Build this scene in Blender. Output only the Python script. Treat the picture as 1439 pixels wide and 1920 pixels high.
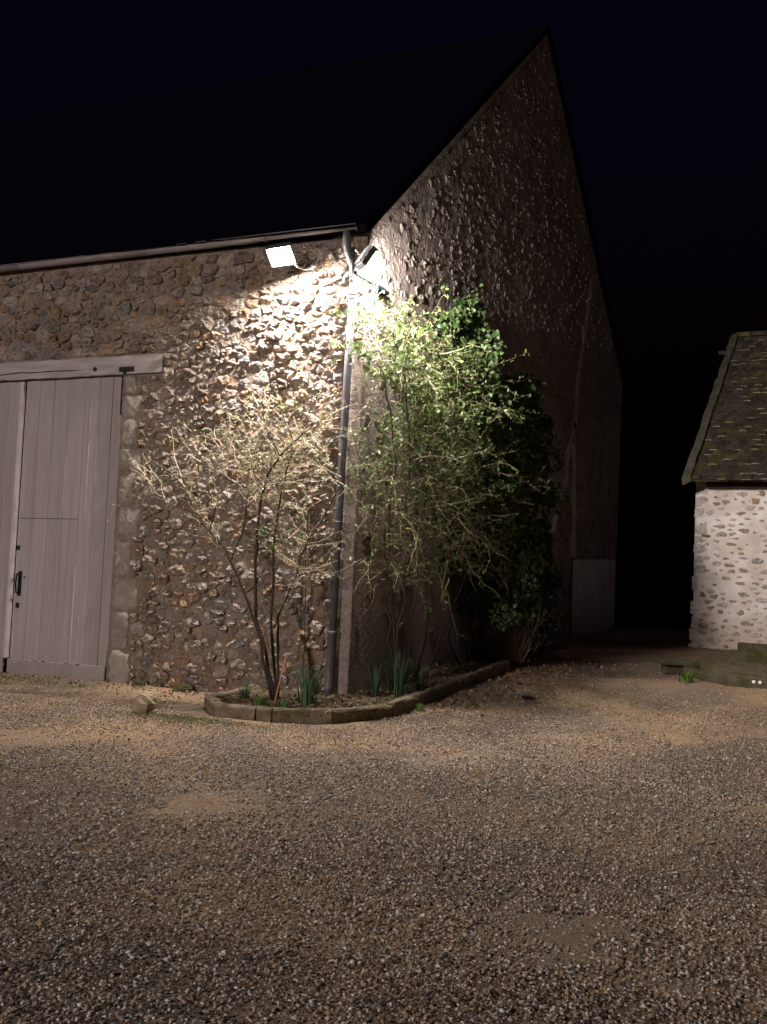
import bpy, math, random
import numpy as np
from mathutils import Matrix, Vector
from mathutils import noise as mnoise
PI = math.pi
scene = bpy.context.scene
for o in list(bpy.data.objects): bpy.data.objects.remove(o)

# ------------------------------------------------------------------ camera
cam_d = bpy.data.cameras.new('camera'); cam = bpy.data.objects.new('camera', cam_d)
scene.collection.objects.link(cam); scene.camera = cam
_f = 2100.0; _roll = math.atan(.042); _pitch = math.atan(142*math.cos(_roll)/_f)
fw = Vector((-.42, .9075, 0)).normalized(); rt = Vector((fw.y, -fw.x, 0)); up = Vector((0, 0, 1))
_F = fw*math.cos(_pitch)+up*math.sin(_pitch); _U = up*math.cos(_pitch)-fw*math.sin(_pitch)
_R2 = rt*math.cos(_roll)+_U*math.sin(_roll); _U2 = _U*math.cos(_roll)-rt*math.sin(_roll)
m = Matrix((_R2, _U2, -_F)).transposed().to_4x4(); m.translation = Vector((6.634, -13.458, 1.6))
cam.matrix_world = m
cam_d.sensor_fit = 'HORIZONTAL'; cam_d.sensor_width = 36.0; cam_d.lens = 36*_f/1439
cam_d.clip_end = 500; cam_d.clip_start = .05

# ------------------------------------------------------------------ world, faint night fill, exposure
world = bpy.data.worlds.new('World'); scene.world = world; world.use_nodes = True
nt = world.node_tree; nt.nodes.clear()
sky = nt.nodes.new('ShaderNodeTexSky'); sky.sky_type = 'NISHITA'; sky.sun_disc = False
sky.sun_elevation = math.radians(-4.0); sky.sun_rotation = math.radians(180)
bg = nt.nodes.new('ShaderNodeBackground'); bg.inputs['Strength'].default_value = 0.10
wo = nt.nodes.new('ShaderNodeOutputWorld')
tn = nt.nodes.new('ShaderNodeMix'); tn.data_type = 'RGBA'; tn.blend_type = 'MULTIPLY'; tn.inputs[0].default_value = 1; tn.inputs[7].default_value = (.62, .42, 1.5, 1)
nt.links.new(sky.outputs[0], tn.inputs[6]); nt.links.new(tn.outputs[2], bg.inputs[0]); nt.links.new(bg.outputs[0], wo.inputs[0])
sun_d = bpy.data.lights.new('night_fill', 'SUN'); sun_d.energy = 0.92; sun_d.angle = math.radians(4); sun_d.color = (1, .88, .86)
sun = bpy.data.objects.new('night_fill', sun_d); scene.collection.objects.link(sun)
sun.rotation_euler = Vector((.22, .93, -.23)).to_track_quat('-Z', 'Y').to_euler()
vs = scene.view_settings; vs.view_transform = 'Standard'; vs.look = 'None'; vs.exposure = 0.5; vs.gamma = 1.0
try: vs.use_curve_mapping = False
except Exception: pass
scene.render.engine = 'CYCLES'

# ------------------------------------------------------------------ helpers
rnd = random.Random(7); rng = np.random.default_rng(7)
TY = [-.6, 1.4, 4, 10.3, 15.2, 17, 45, 160]; TZ = [0, .17, .36, .63, .86, .85, -3, -25]
def terr(y): return np.interp(y, TY, TZ)
def tz(y): return float(terr(y))

class MB:
    def __init__(s): s.v = []; s.f = []; s.c = []
    def add(s, vs, fs, col=None):
        n = len(s.v); s.v.extend([tuple(p) for p in vs]); s.f.extend([tuple(i+n for i in f) for f in fs])
        if col is not None: s.c.extend([tuple(col)]*len(vs))
    def box(s, a, b, col=None):
        x0, y0, z0 = a; x1, y1, z1 = b
        s.add([(x0,y0,z0),(x1,y0,z0),(x1,y1,z0),(x0,y1,z0),(x0,y0,z1),(x1,y0,z1),(x1,y1,z1),(x0,y1,z1)],
              [(0,3,2,1),(4,5,6,7),(0,1,5,4),(1,2,6,5),(2,3,7,6),(3,0,4,7)], col)
    def obox(s, c, ax, ay, az, hx, hy, hz, col=None):
        c = Vector(c); P = []
        for k in (-1, 1):
            for i, j in ((-1,-1),(1,-1),(1,1),(-1,1)):
                P.append(c+ax*(hx*i)+ay*(hy*j)+az*(hz*k))
        s.add(P, [(0,3,2,1),(4,5,6,7),(0,1,5,4),(1,2,6,5),(2,3,7,6),(3,0,4,7)], col)
    def tube(s, pts, rad, n=6, col=None, cap=True):
        pts = [Vector(p) for p in pts]
        if not hasattr(rad, '__len__'): rad = [rad]*len(pts)
        V = []; a = None
        for i, p in enumerate(pts):
            d = (pts[min(i+1, len(pts)-1)]-pts[max(i-1, 0)])
            d = d.normalized() if d.length > 1e-9 else Vector((0,0,1))
            if a is None:
                a = d.cross(Vector((.31,.9,.13))); 
            a = (a-d*a.dot(d)); a = a.normalized() if a.length > 1e-6 else d.orthogonal().normalized()
            b = d.cross(a)
            for k in range(n):
                t = 2*PI*k/n; V.append(p+(a*math.cos(t)+b*math.sin(t))*rad[i])
        Fs = []
        for i in range(len(pts)-1):
            for k in range(n):
                Fs.append((i*n+k, i*n+(k+1)%n, (i+1)*n+(k+1)%n, (i+1)*n+k))
        if cap:
            Fs.append(tuple(range(n-1, -1, -1))); Fs.append(tuple((len(pts)-1)*n+k for k in range(n)))
        s.add(V, Fs, col)
    def build(s, name, mat, parent=None, smooth=False):
        return mkobj(name, s.v, s.f, mat, parent, smooth, s.c if s.c else None)

def mkmesh(name, v, f, mat, smooth=False, col=None):
    me = bpy.data.meshes.new(name); me.from_pydata([tuple(map(float, p)) for p in v], [], f)
    if smooth: me.polygons.foreach_set('use_smooth', [True]*len(me.polygons))
    if col is not None and len(col) == len(v):
        at = me.color_attributes.new('tint', 'FLOAT_COLOR', 'POINT')
        c = np.ones((len(v), 4), np.float32); c[:, :3] = np.array(col, np.float32)[:, :3]
        at.data.foreach_set('color', c.ravel())
    if mat: me.materials.append(mat)
    me.update(); return me
def link(o, parent=None):
    scene.collection.objects.link(o)
    if parent: o.parent = parent
    return o
def mkobj(name, v, f, mat, parent=None, smooth=False, col=None):
    return link(bpy.data.objects.new(name, mkmesh(name, v, f, mat, smooth, col)), parent)
def fastobj(name, V, F, mat, parent=None, smooth=False, col=None):
    """V (n,3), F (m,k) arrays of one face size"""
    me = bpy.data.meshes.new(name); k = F.shape[1]
    me.vertices.add(len(V)); me.vertices.foreach_set('co', np.asarray(V, np.float32).ravel())
    me.loops.add(F.size); me.loops.foreach_set('vertex_index', np.asarray(F, np.int32).ravel())
    me.polygons.add(len(F)); me.polygons.foreach_set('loop_start', np.arange(0, F.size, k, dtype=np.int32))
    me.polygons.foreach_set('loop_total', np.full(len(F), k, np.int32))
    if smooth: me.polygons.foreach_set('use_smooth', np.ones(len(F), bool))
    if col is not None:
        at = me.color_attributes.new('tint', 'FLOAT_COLOR', 'POINT')
        c = np.ones((len(V), 4), np.float32); c[:, :3] = col; at.data.foreach_set('color', c.ravel())
    me.materials.append(mat); me.update(calc_edges=True); me.validate()
    return link(bpy.data.objects.new(name, me), parent)
def empty(name, loc=(0,0,0)):
    o = bpy.data.objects.new(name, None); o.empty_display_size = .2; o.location = loc; return link(o)
def tag(o, label=None, cat=None, group=None, kind=None):
    if label: o['label'] = label
    if cat: o['category'] = cat
    if group: o['group'] = group
    if kind: o['kind'] = kind
    return o
def bevel(o, w=.01, seg=2):
    md = o.modifiers.new('bevel', 'BEVEL'); md.width = w; md.segments = seg; md.limit_method = 'ANGLE'; return o

# ------------------------------------------------------------------ materials
def mat(name, col=(.3,.3,.3), rough=.8, tint=False, objrnd=0.0, var=.25, vscale=6.0, stretch=(1,1,1), bump=.0, bscale=40.0, bdist=.02,
        col2=None, c2scale=2.0, c2lo=.45, c2hi=.65, metal=0.0, spec=.3, transl=0.0, island=0.0, bump2=0.0, b2scale=12.0, dirt=None):
    M = bpy.data.materials.new(name); M.use_nodes = True; t = M.node_tree; N = t.nodes; Lk = t.links
    B = N['Principled BSDF']; B.inputs['Roughness'].default_value = rough; B.inputs['Metallic'].default_value = metal
    B.inputs['Specular IOR Level'].default_value = spec
    geo = N.new('ShaderNodeNewGeometry')
    mp = N.new('ShaderNodeMapping'); Lk.new(geo.outputs['Position'], mp.inputs[0]); mp.inputs['Scale'].default_value = stretch
    def mix(a, b, fac, bt='MIX'):
        x = N.new('ShaderNodeMix'); x.data_type = 'RGBA'; x.blend_type = bt
        for sck, val in ((x.inputs[6], a), (x.inputs[7], b), (x.inputs[0], fac)):
            if hasattr(val, 'links') or hasattr(val, 'is_linked'): Lk.new(val, sck)
            elif isinstance(val, (int, float)): sck.default_value = val
            else: sck.default_value = (*val, 1)
        return x.outputs[2]
    base = None
    if tint:
        a = N.new('ShaderNodeAttribute'); a.attribute_name = 'tint'; base = a.outputs['Color']
        base = mix(base, col, 1.0, 'MULTIPLY')
    else:
        r = N.new('ShaderNodeRGB'); r.outputs[0].default_value = (*col, 1); base = r.outputs[0]
    if col2:
        n2 = N.new('ShaderNodeTexNoise'); n2.inputs['Scale'].default_value = c2scale; n2.inputs['Detail'].default_value = 5
        Lk.new(mp.outputs[0], n2.inputs['Vector'])
        rp = N.new('ShaderNodeMapRange'); rp.inputs[1].default_value = c2lo; rp.inputs[2].default_value = c2hi
        Lk.new(n2.outputs[0], rp.inputs[0]); base = mix(base, col2, rp.outputs[0])
    if var:
        n1 = N.new('ShaderNodeTexNoise'); n1.inputs['Scale'].default_value = vscale; n1.inputs['Detail'].default_value = 8; n1.inputs['Roughness'].default_value = .65
        Lk.new(mp.outputs[0], n1.inputs['Vector'])
        rp = N.new('ShaderNodeMapRange'); rp.inputs[1].default_value = .25; rp.inputs[2].default_value = .75
        rp.inputs[3].default_value = 1-var; rp.inputs[4].default_value = 1+var; Lk.new(n1.outputs[0], rp.inputs[0])
        base = mix(base, rp.outputs[0], 1.0, 'MULTIPLY')
    if dirt:      # mud splashed and damp stain near the foot
        sp = N.new('ShaderNodeSeparateXYZ'); Lk.new(geo.outputs['Position'], sp.inputs[0])
        nd = N.new('ShaderNodeTexNoise'); nd.inputs['Scale'].default_value = 2.2; nd.inputs['Detail'].default_value = 6; Lk.new(geo.outputs['Position'], nd.inputs['Vector'])
        md_ = N.new('ShaderNodeMath'); md_.operation = 'MULTIPLY_ADD'; md_.inputs[1].default_value = dirt[3]; Lk.new(nd.outputs[0], md_.inputs[0]); Lk.new(sp.outputs[2], md_.inputs[2])
        rp = N.new('ShaderNodeMapRange'); rp.inputs[1].default_value = dirt[0]+dirt[3]*.5; rp.inputs[2].default_value = dirt[1]+dirt[3]*.5; rp.inputs[3].default_value = dirt[4]; rp.inputs[4].default_value = 0; Lk.new(md_.outputs[0], rp.inputs[0])
        base = mix(base, dirt[2], rp.outputs[0])
    if objrnd or island:
        if objrnd: s = N.new('ShaderNodeObjectInfo').outputs['Random']
        else: s = geo.outputs['Random Per Island']
        k = objrnd or island
        rp = N.new('ShaderNodeMapRange'); rp.inputs[3].default_value = 1-k; rp.inputs[4].default_value = 1+k; Lk.new(s, rp.inputs[0])
        base = mix(base, rp.outputs[0], 1.0, 'MULTIPLY')
    Lk.new(base, B.inputs['Base Color'])
    if bump:
        nb = N.new('ShaderNodeTexNoise'); nb.inputs['Scale'].default_value = bscale; nb.inputs['Detail'].default_value = 6; nb.inputs['Roughness'].default_value = .62
        Lk.new(mp.outputs[0], nb.inputs['Vector'])
        h = nb.outputs[0]
        if bump2:
            n3 = N.new('ShaderNodeTexNoise'); n3.inputs['Scale'].default_value = b2scale; n3.inputs['Detail'].default_value = 3
            Lk.new(mp.outputs[0], n3.inputs['Vector'])
            ma = N.new('ShaderNodeMath'); ma.operation = 'MULTIPLY_ADD'; ma.inputs[1].default_value = bump2
            Lk.new(n3.outputs[0], ma.inputs[0]); Lk.new(h, ma.inputs[2]); h = ma.outputs[0]
        bp = N.new('ShaderNodeBump'); bp.inputs['Strength'].default_value = bump; bp.inputs['Distance'].default_value = bdist
        Lk.new(h, bp.inputs['Height']); Lk.new(bp.outputs[0], B.inputs['Normal'])
    if transl:
        tr = N.new('ShaderNodeBsdfTranslucent'); Lk.new(base, tr.inputs[0])
        ms = N.new('ShaderNodeMixShader'); ms.inputs[0].default_value = transl
        Lk.new(B.outputs[0], ms.inputs[1]); Lk.new(tr.outputs[0], ms.inputs[2])
        Lk.new(ms.outputs[0], N['Material Output'].inputs[0])
    return M
def emit(name, col, s):
    M = bpy.data.materials.new(name); M.use_nodes = True; B = M.node_tree.nodes['Principled BSDF']
    B.inputs['Base Color'].default_value = (.8,.8,.8,1)
    B.inputs['Emission Color'].default_value = (*col, 1); B.inputs['Emission Strength'].default_value = s; return M

M_mortar = mat('lime_mortar', (.31,.24,.19), .95, dirt=(0,.9,(.17,.125,.085),1.0,.6), var=.3, vscale=5, bump=1.0, bscale=26, bdist=.05, col2=(.24,.175,.13), c2scale=1.6, bump2=.8, b2scale=9, spec=.15)
M_stone = mat('field_stone', (1,1,1), .95, tint=True, var=.35, vscale=16, bump=1.0, bscale=30, bdist=.06, bump2=.8, b2scale=12, spec=.15)
M_jamb = mat('dressed_stone', (1,1,1), .9, tint=True, var=.3, vscale=10, bump=.7, bscale=40, bdist=.012, bump2=1.2, b2scale=10)
M_render = mat('corner_render', (.27,.215,.18), .95, var=.4, vscale=14, bump=1.0, bscale=45, bdist=.03)
M_gable = mat('gable_mortar', (.36,.29,.26), .95, var=.35, vscale=2.2, bump=1.0, bscale=14, bdist=.05, col2=(.26,.20,.17), c2scale=.8, bump2=.9, b2scale=5)
M_gstone = mat('gable_stone', (1,1,1), .9, tint=True, var=.3, vscale=14, bump=.9, bscale=30, bdist=.025)
M_patch = mat('crack_mortar', (.60,.53,.47), .95, var=.2, vscale=6, bump=.5, bscale=30, bdist=.01)
M_barnroof = mat('dark_roof', (.004,.003,.007), 1.0, spec=0.0, var=.3, vscale=6, bump=.5, bscale=20)
M_wood = mat('weathered_lintel', (.40,.36,.34), .85, var=.25, vscale=5, stretch=(.35,1,3), bump=.5, bscale=25, bdist=.008, col2=(.31,.27,.245), c2scale=3)
M_door = mat('grey_door_paint', (.355,.315,.305), .7, dirt=(-.05,.5,(.20,.155,.12),.7,.6), var=.15, vscale=5, stretch=(6,1,.22), bump=.25, bscale=14, bdist=.006, col2=(.32,.27,.24), c2scale=2.2, c2lo=.48, c2hi=.7, objrnd=.05)
M_peel = mat('bare_paint_edge', (.55,.50,.46), .8, var=.3, vscale=9, stretch=(1,1,.4))
M_iron = mat('black_iron', (.008,.007,.007), .7, var=.2)
M_zinc = mat('zinc', (.10,.093,.10), .6, var=.2, vscale=8, metal=.0, bump=.1, bscale=20, bdist=.004)
M_gutter = mat('pale_zinc', (.30,.27,.27), .55, var=.2, vscale=5, stretch=(.4,1,1), bump=.1, bscale=20, bdist=.004)
M_cast = mat('cast_boot', (.10,.088,.085), .6, var=.25, vscale=12, metal=.2, bump=.2, bscale=30, bdist=.004)
M_gravel = mat('gravel_ground', (.44,.29,.165), .95, var=.4, vscale=30, bump=1.0, bscale=55, bdist=.03, col2=(.23,.17,.12), c2scale=.55, c2lo=.36, c2hi=.56, bump2=.8, b2scale=22)
M_peb = mat('pebble', (1,1,1), .75, tint=True, var=.2, vscale=60, spec=.35)
M_soil = mat('bed_soil', (.075,.052,.035), .95, var=.45, vscale=14, bump=1.0, bscale=30, bdist=.05, col2=(.13,.10,.045), c2scale=4)
M_kerb = mat('kerb_concrete', (.21,.16,.11), .95, var=.35, vscale=9, bump=.8, bscale=45, bdist=.012, col2=(.13,.115,.05), c2scale=5, c2lo=.5, c2hi=.62)
M_bark = mat('dark_bark', (.065,.045,.032), .9, var=.3, vscale=30, bump=.5, bscale=60, bdist=.005)
M_twig = mat('pale_twig', (1,1,1), .8, tint=True, var=.2, vscale=20)
M_leaf = mat('leaf', (1,1,1), .5, tint=True, var=.15, vscale=8, transl=.28, spec=.4)
M_ivy = mat('ivy_leaf', (1,1,1), .38, tint=True, var=.15, vscale=8, transl=.12, spec=.5)
M_cane = mat('orange_cane', (.62,.27,.12), .7, var=.2, vscale=20)
M_shedm = mat('pale_mortar', (.82,.745,.69), .95, dirt=(.6,2.0,(.40,.30,.22),1.6,.75), var=.14, vscale=5, bump=.55, bscale=25, bdist=.018, col2=(.62,.52,.45), c2scale=1.3, bump2=1.2, b2scale=6)
M_eaveshade = mat('eave_shade_board', (.07,.055,.05), .9, var=.35, vscale=7, stretch=(.4,1,2), bump=.6, bscale=20, bdist=.02)  # dark brown carries the shadow band under the shed eaves
M_lichen = mat('lichen_edge', (.24,.20,.14), .9, var=.85, vscale=11)
M_tile = mat('clay_tile', (.062,.045,.036), .85, var=.5, vscale=9, objrnd=.35, bump=.6, bscale=40, bdist=.01, col2=(.075,.07,.025), c2scale=3, c2lo=.5, c2hi=.62)
M_tiles = mat('clay_tile_rows', (.062,.045,.036), .85, var=.5, vscale=9, island=.5, bump=.6, bscale=40, bdist=.01, col2=(.075,.07,.025), c2scale=3, c2lo=.5, c2hi=.62)
M_verge = mat('mossy_verge', (.10,.09,.075), .95, var=.35, vscale=7, bump=.8, bscale=30, bdist=.02, col2=(.07,.075,.02), c2scale=3)
M_moss = mat('mossy_stone', (.085,.07,.05), .95, var=.35, vscale=9, bump=.8, bscale=35, bdist=.015, col2=(.05,.05,.015), c2scale=4, c2lo=.42, c2hi=.58)
M_rock = mat('tan_rock', (.36,.29,.19), .9, var=.3, vscale=12, bump=.8, bscale=30, bdist=.02)
M_sheet = mat('pale_sheet', (.72,.69,.67), .8, dirt=(.7,1.6,(.35,.30,.26),1.0,.7), var=.25, vscale=3)
M_white = mat('white_disc', (.8,.8,.78), .4, var=0)
M_lamp = mat('lamp_housing', (.05,.05,.05), .6, var=0)
M_cable = mat('pale_cable', (.6,.57,.54), .6, var=0)
M_teal = mat('teal_wire', (.05,.35,.33), .5, var=0)
M_grass = mat('grass', (1,1,1), .7, tint=True, var=.1, transl=.2)

# ------------------------------------------------------------------ ground
def axis(lo, hi, f0, f1, step):
    a = list(np.arange(f0, f1+1e-6, step)); 
    d = step
    while a[-1] < hi: d *= 1.35; a.append(a[-1]+d)
    d = step
    while a[0] > lo: d *= 1.35; a.insert(0, a[0]-d)
    return np.array(a)
gx = axis(-140, 140, -9, 13, .14); gy = axis(-140, 140, -14, 17, .14)
X, Y = np.meshgrid(gx, gy)
und = (np.sin(X*1.3+Y*.7)*np.sin(Y*1.1-X*.4)+.6*np.sin(X*3.1+1.7*Y)*np.sin(2.3*Y-.9*X))*.012
Zg = terr(Y)+und*np.clip((np.abs(Y)+np.abs(X))*.5, 0, 1)-.008
Zg = Zg+rng.normal(0, .004, Zg.shape)
Vg = np.stack([X, Y, Zg], -1).reshape(-1, 3); ny, nx = X.shape
ii = (np.arange(ny-1)[:, None]*nx+np.arange(nx-1)[None, :]).ravel()
g = fastobj('ground', Vg, np.stack([ii, ii+1, ii+1+nx, ii+nx], -1), M_gravel, smooth=True); tag(g, kind='structure')

def pebbles(name, n, sampler, smin, smax, cols, label, lift=.25):
    P = sampler(n); n = len(P)
    oct_ = np.array([(1,0,0),(-1,0,0),(0,1,0),(0,-1,0),(0,0,1),(0,0,-1)], float)
    tri = np.array([(0,2,4),(2,1,4),(1,3,4),(3,0,4),(2,0,5),(1,2,5),(3,1,5),(0,3,5)])
    V = oct_[None]*rng.uniform(.7, 1.25, (n, 6, 1))
    V = V*np.stack([rng.uniform(.7,1.3,n), rng.uniform(.6,1.0,n), rng.uniform(.4,.75,n)], -1)[:, None]
    V += rng.normal(0, .12, V.shape)
    s = smin+(smax-smin)*rng.beta(1.6, 3, n); V *= s[:, None, None]*.5
    a = rng.uniform(0, 2*PI, n); b = rng.normal(0, .45, n)
    ca, sa, cb, sb = np.cos(a), np.sin(a), np.cos(b), np.sin(b)
    y = V[..., 1]*cb[:, None]-V[..., 2]*sb[:, None]; z = V[..., 1]*sb[:, None]+V[..., 2]*cb[:, None]; x = V[..., 0]
    V = np.stack([x*ca[:, None]-y*sa[:, None], x*sa[:, None]+y*ca[:, None], z], -1)
    V += P[:, None, :]; V[..., 2] += (s*lift)[:, None]
    F = (tri[None]+(np.arange(n)*6)[:, None, None]).reshape(-1, 3)
    C = np.array(cols)[rng.integers(0, len(cols), n)]*rng.uniform(.6, 1.35, (n, 1))
    o = fastobj(name, V.reshape(-1, 3), F, M_peb, smooth=True, col=np.repeat(C, 6, 0))
    return tag(o, label, 'gravel', kind='stuff')
def inbarn(x, y):
    return ((x < .95) & (y > -.5)) | ((x < .02) & (y > -.02)) | ((x > -1.5) & (x < .9) & (y > -2.1)) | ((x > 2.7) & (y > 10))
def samp(regions):
    def f(n):
        out = []
        for (r0, r1, f0, f1, w) in regions:
            k = int(n*w); d = rng.uniform(f0, f1, k); r = rng.uniform(-1.0, .86, k)*(d*.50+.9)
            x = 6.634+fw.x*d+rt.x*r; y = -13.458+fw.y*d+rt.y*r
            msk = np.sin(x*.9+y*.35+1.3*np.sin(y*.8))+.8*np.sin(y*1.7-x*.5+np.sin(x*1.9))+.5*np.sin(x*4.1+y*3.3)
            ok = ~inbarn(x, y) & (rng.uniform(-2.6, 1.0, len(x)) < msk+.9); out.append(np.stack([x, y, terr(y)], -1)[ok])
        return np.concatenate(out)
    return f
cols = [(.40,.30,.22),(.27,.20,.145),(.50,.39,.29),(.15,.11,.085),(.40,.27,.16),(.62,.53,.43),(.30,.22,.165),(.07,.055,.045),(.46,.32,.19),(.11,.085,.07)]
pebbles('gravel_pebbles', 160000, samp([(0,0,3.3,5.5,.22),(0,0,5.5,8,.27),(0,0,8,11,.27),(0,0,11,15,.18),(0,0,15,20,.06)]), .010, .034, cols, 'loose grey and tan gravel spread over the courtyard')
pebbles('bright_pebbles', 25000, samp([(0,0,3.3,5.5,.25),(0,0,5.5,8,.3),(0,0,8,11,.25),(0,0,11,18,.2)]), .010, .030, [(.70,.66,.60),(.55,.50,.43),(.8,.77,.72)], 'pale flint chips scattered among the courtyard gravel', .4)

pebbles('fine_gravel', 46000, samp([(0,0,9,11.5,.35),(0,0,11.5,14.5,.45),(0,0,14.5,21,.2)]), .014, .036, cols, 'fine tan gravel trodden down near the buildings', .2)
# ------------------------------------------------------------------ stones
def power_cells(x0, x1, z0, z1, w, h, seed, excl=(), density=1.0, inside=None):
    r = random.Random(seed); area = (x1-x0)*(z1-z0)/(w*h); pts = []
    tries = int(area*40)
    grid = {}
    for _ in range(tries):
        x = r.uniform(x0, x1); z = r.uniform(z0, z1)
        if any(a-.0 < x < b+.0 and c-.0 < z < d for a, b, c, d in excl): continue
        if inside and not inside(x, z): continue
        rad = .38+.42*r.random()**1.6
        u, v = x/w, z/h; gi, gj = int(math.floor(u)), int(math.floor(v)); ok = True
        for i in range(gi-2, gi+3):
            for j in range(gj-2, gj+3):
                for q in grid.get((i, j), ()):
                    if (q[0]-u)**2+(q[1]-v)**2 < (q[2]+rad)**2*.72: ok = False; break
                if not ok: break
            if not ok: break
        if ok: grid.setdefault((gi, gj), []).append((u, v, rad)); pts.append((u, v, rad))
    res = []
    for (u, v, rad) in pts:
        poly = [(u-1.6, v-1.6), (u+1.6, v-1.6), (u+1.6, v+1.6), (u-1.6, v+1.6)]
        def clip(poly, nx_, nz_, c):
            out = []
            for i in range(len(poly)):
                p, q = poly[i], poly[(i+1) % len(poly)]; dp = p[0]*nx_+p[1]*nz_-c; dq = q[0]*nx_+q[1]*nz_-c
                if dp <= 0: out.append(p)
                if (dp < 0 < dq) or (dq < 0 < dp):
                    t = dp/(dp-dq); out.append((p[0]+(q[0]-p[0])*t, p[1]+(q[1]-p[1])*t))
            return out
        gi, gj = int(math.floor(u)), int(math.floor(v))
        for i in range(gi-3, gi+4):
            for j in range(gj-3, gj+4):
                for (a, b, rb) in grid.get((i, j), ()):
                    if (a, b) == (u, v): continue
                    nx_, nz_ = a-u, b-v; d2 = nx_*nx_+nz_*nz_
                    c = (a*a+b*b-u*u-v*v-(rb*rb-rad*rad))/2
                    poly = clip(poly, nx_, nz_, c)
                    if len(poly) < 3: break
                if len(poly) < 3: break
            if len(poly) < 3: break
        if len(poly) < 3: continue
        poly = clip(poly, 1, 0, x1/w); poly = clip(poly, -1, 0, -x0/w); poly = clip(poly, 0, 1, z1/h); poly = clip(poly, 0, -1, -z0/h)
        for a, b, c, d in excl:
            if len(poly) < 3: break
            xs = [p[0]*w for p in poly]; zs = [p[1]*h for p in poly]
            if max(xs) <= a or min(xs) >= b or max(zs) <= c or min(zs) >= d: continue
            x, z = u*w, v*h
            opts = [(x-b, 'r'), (a-x, 'l'), (z-d, 't'), (c-z, 'b')]; o = max(opts)[1]
            poly = clip(poly, *{'r': (-1, 0, -b/w), 'l': (1, 0, a/w), 't': (0, -1, -d/h), 'b': (0, 1, c/h)}[o])
        if len(poly) < 3: continue
        res.append([(p[0]*w, p[1]*h) for p in poly])
    return res
def poly_area(p): return abs(sum(p[i][0]*p[(i+1) % len(p)][1]-p[(i+1) % len(p)][0]*p[i][1] for i in range(len(p))))/2
def stone_geo(poly, r, proud, gap=.012, n=11, rough=.3, dome=.55):
    """local geometry of one stone: returns centre (u,v), verts (u,v,out), faces"""
    cx = sum(p[0] for p in poly)/len(poly); cz = sum(p[1] for p in poly)/len(poly)
    per = sum(math.dist(poly[i], poly[(i+1) % len(poly)]) for i in range(len(poly)))
    ring = []; off = r.random()
    for k in range(n):
        d = (k+off)/n*per
        for i in range(len(poly)):
            a, b = poly[i], poly[(i+1) % len(poly)]; L = math.dist(a, b)
            if d <= L or i == len(poly)-1:
                t = min(1, d/max(L, 1e-6)); ring.append((a[0]+(b[0]-a[0])*t-cx, a[1]+(b[1]-a[1])*t-cz)); break
            d -= L
    R = []
    for (x, z) in ring:
        l = math.hypot(x, z); q = max(.35, (l-gap)/l)*(1+r.uniform(-.12, .06)) if l > 1e-6 else 1
        R.append((x*q, z*q))
    ph = Vector((r.uniform(0,50), r.uniform(0,50), r.uniform(0,50))); tx, tz_ = r.uniform(-.6,.6)*proud, r.uniform(-.5,.7)*proud
    sz0 = max(.03, max(math.hypot(x, z) for x, z in R)); V = []
    for ri, (lo, hi, dp) in enumerate(((1,1,None),(.88,.99,.55),(.62,.80,.95),(.28,.45,1.05))):
        for (x, z) in R:
            q = r.uniform(lo, hi); X_, Z_ = x*q, z*q
            if dp is None: d = -.03
            else:
                nz = mnoise.noise(Vector((X_, Z_, 0))*15+ph)+.6*mnoise.noise(Vector((X_, Z_, 0))*34+ph)
                d = proud*dp+(tx*X_+tz_*Z_)/sz0+nz*rough*proud
            V.append((X_, Z_, d))
    V.append((0, 0, proud*(1.05+r.uniform(-rough, rough)*.5)))
    F = []
    for k3 in range(3):
        q = k3*n
        for k in range(n): F.append((q+k, q+(k+1) % n, q+n+(k+1) % n, q+n+k))
    for k in range(n): F.append((3*n+k, 3*n+(k+1) % n, 4*n))
    return (cx, cz), V, F
STC = [(.37,.29,.24),(.33,.26,.21),(.28,.215,.17),(.41,.35,.30),(.35,.265,.195),(.34,.235,.155),(.28,.235,.205),(.32,.27,.23),(.39,.315,.245)]
def place_stones(cells, parent, mp3, matl, seed, proud=(.02,.06), n_parts=300, gap=.012, cols=STC, name='stone', rough=.3, prob=1.0, key=None, flat=False):
    r = random.Random(seed); items = []
    for c in cells:
        if r.random() > prob: continue
        A = poly_area(c)
        if A < .002: continue
        items.append((A if key is None else key(c, A), c))
    items.sort(key=lambda t: -t[0]); rest = MB()
    for i, (A, c) in enumerate(items):
        p = r.uniform(*proud)*min(1.3, .55+math.sqrt(poly_area(c))*2.2)
        (cx, cz), V, F = stone_geo(c, r, p, gap, rough=rough)
        _k = r.uniform(.78, 1.18); _h = r.uniform(-.05, .05); col = [x*_k*f for x, f in zip(r.choice(cols), (1+_h, 1, 1-_h))]
        if i < n_parts:
            o0 = Vector(mp3(cx, cz, 0)); W = [Vector(mp3(cx+a, cz+b, q))-o0 for a, b, q in V]
            o = mkobj(name, W, F, matl, parent, not flat, [col]*len(W)); o.location = o0
        else:
            rest.add([mp3(cx+a, cz+b, q) for a, b, q in V], F, col)
    if rest.v: tag(rest.build('small_stones', matl, parent, not flat), kind='stuff')

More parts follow.
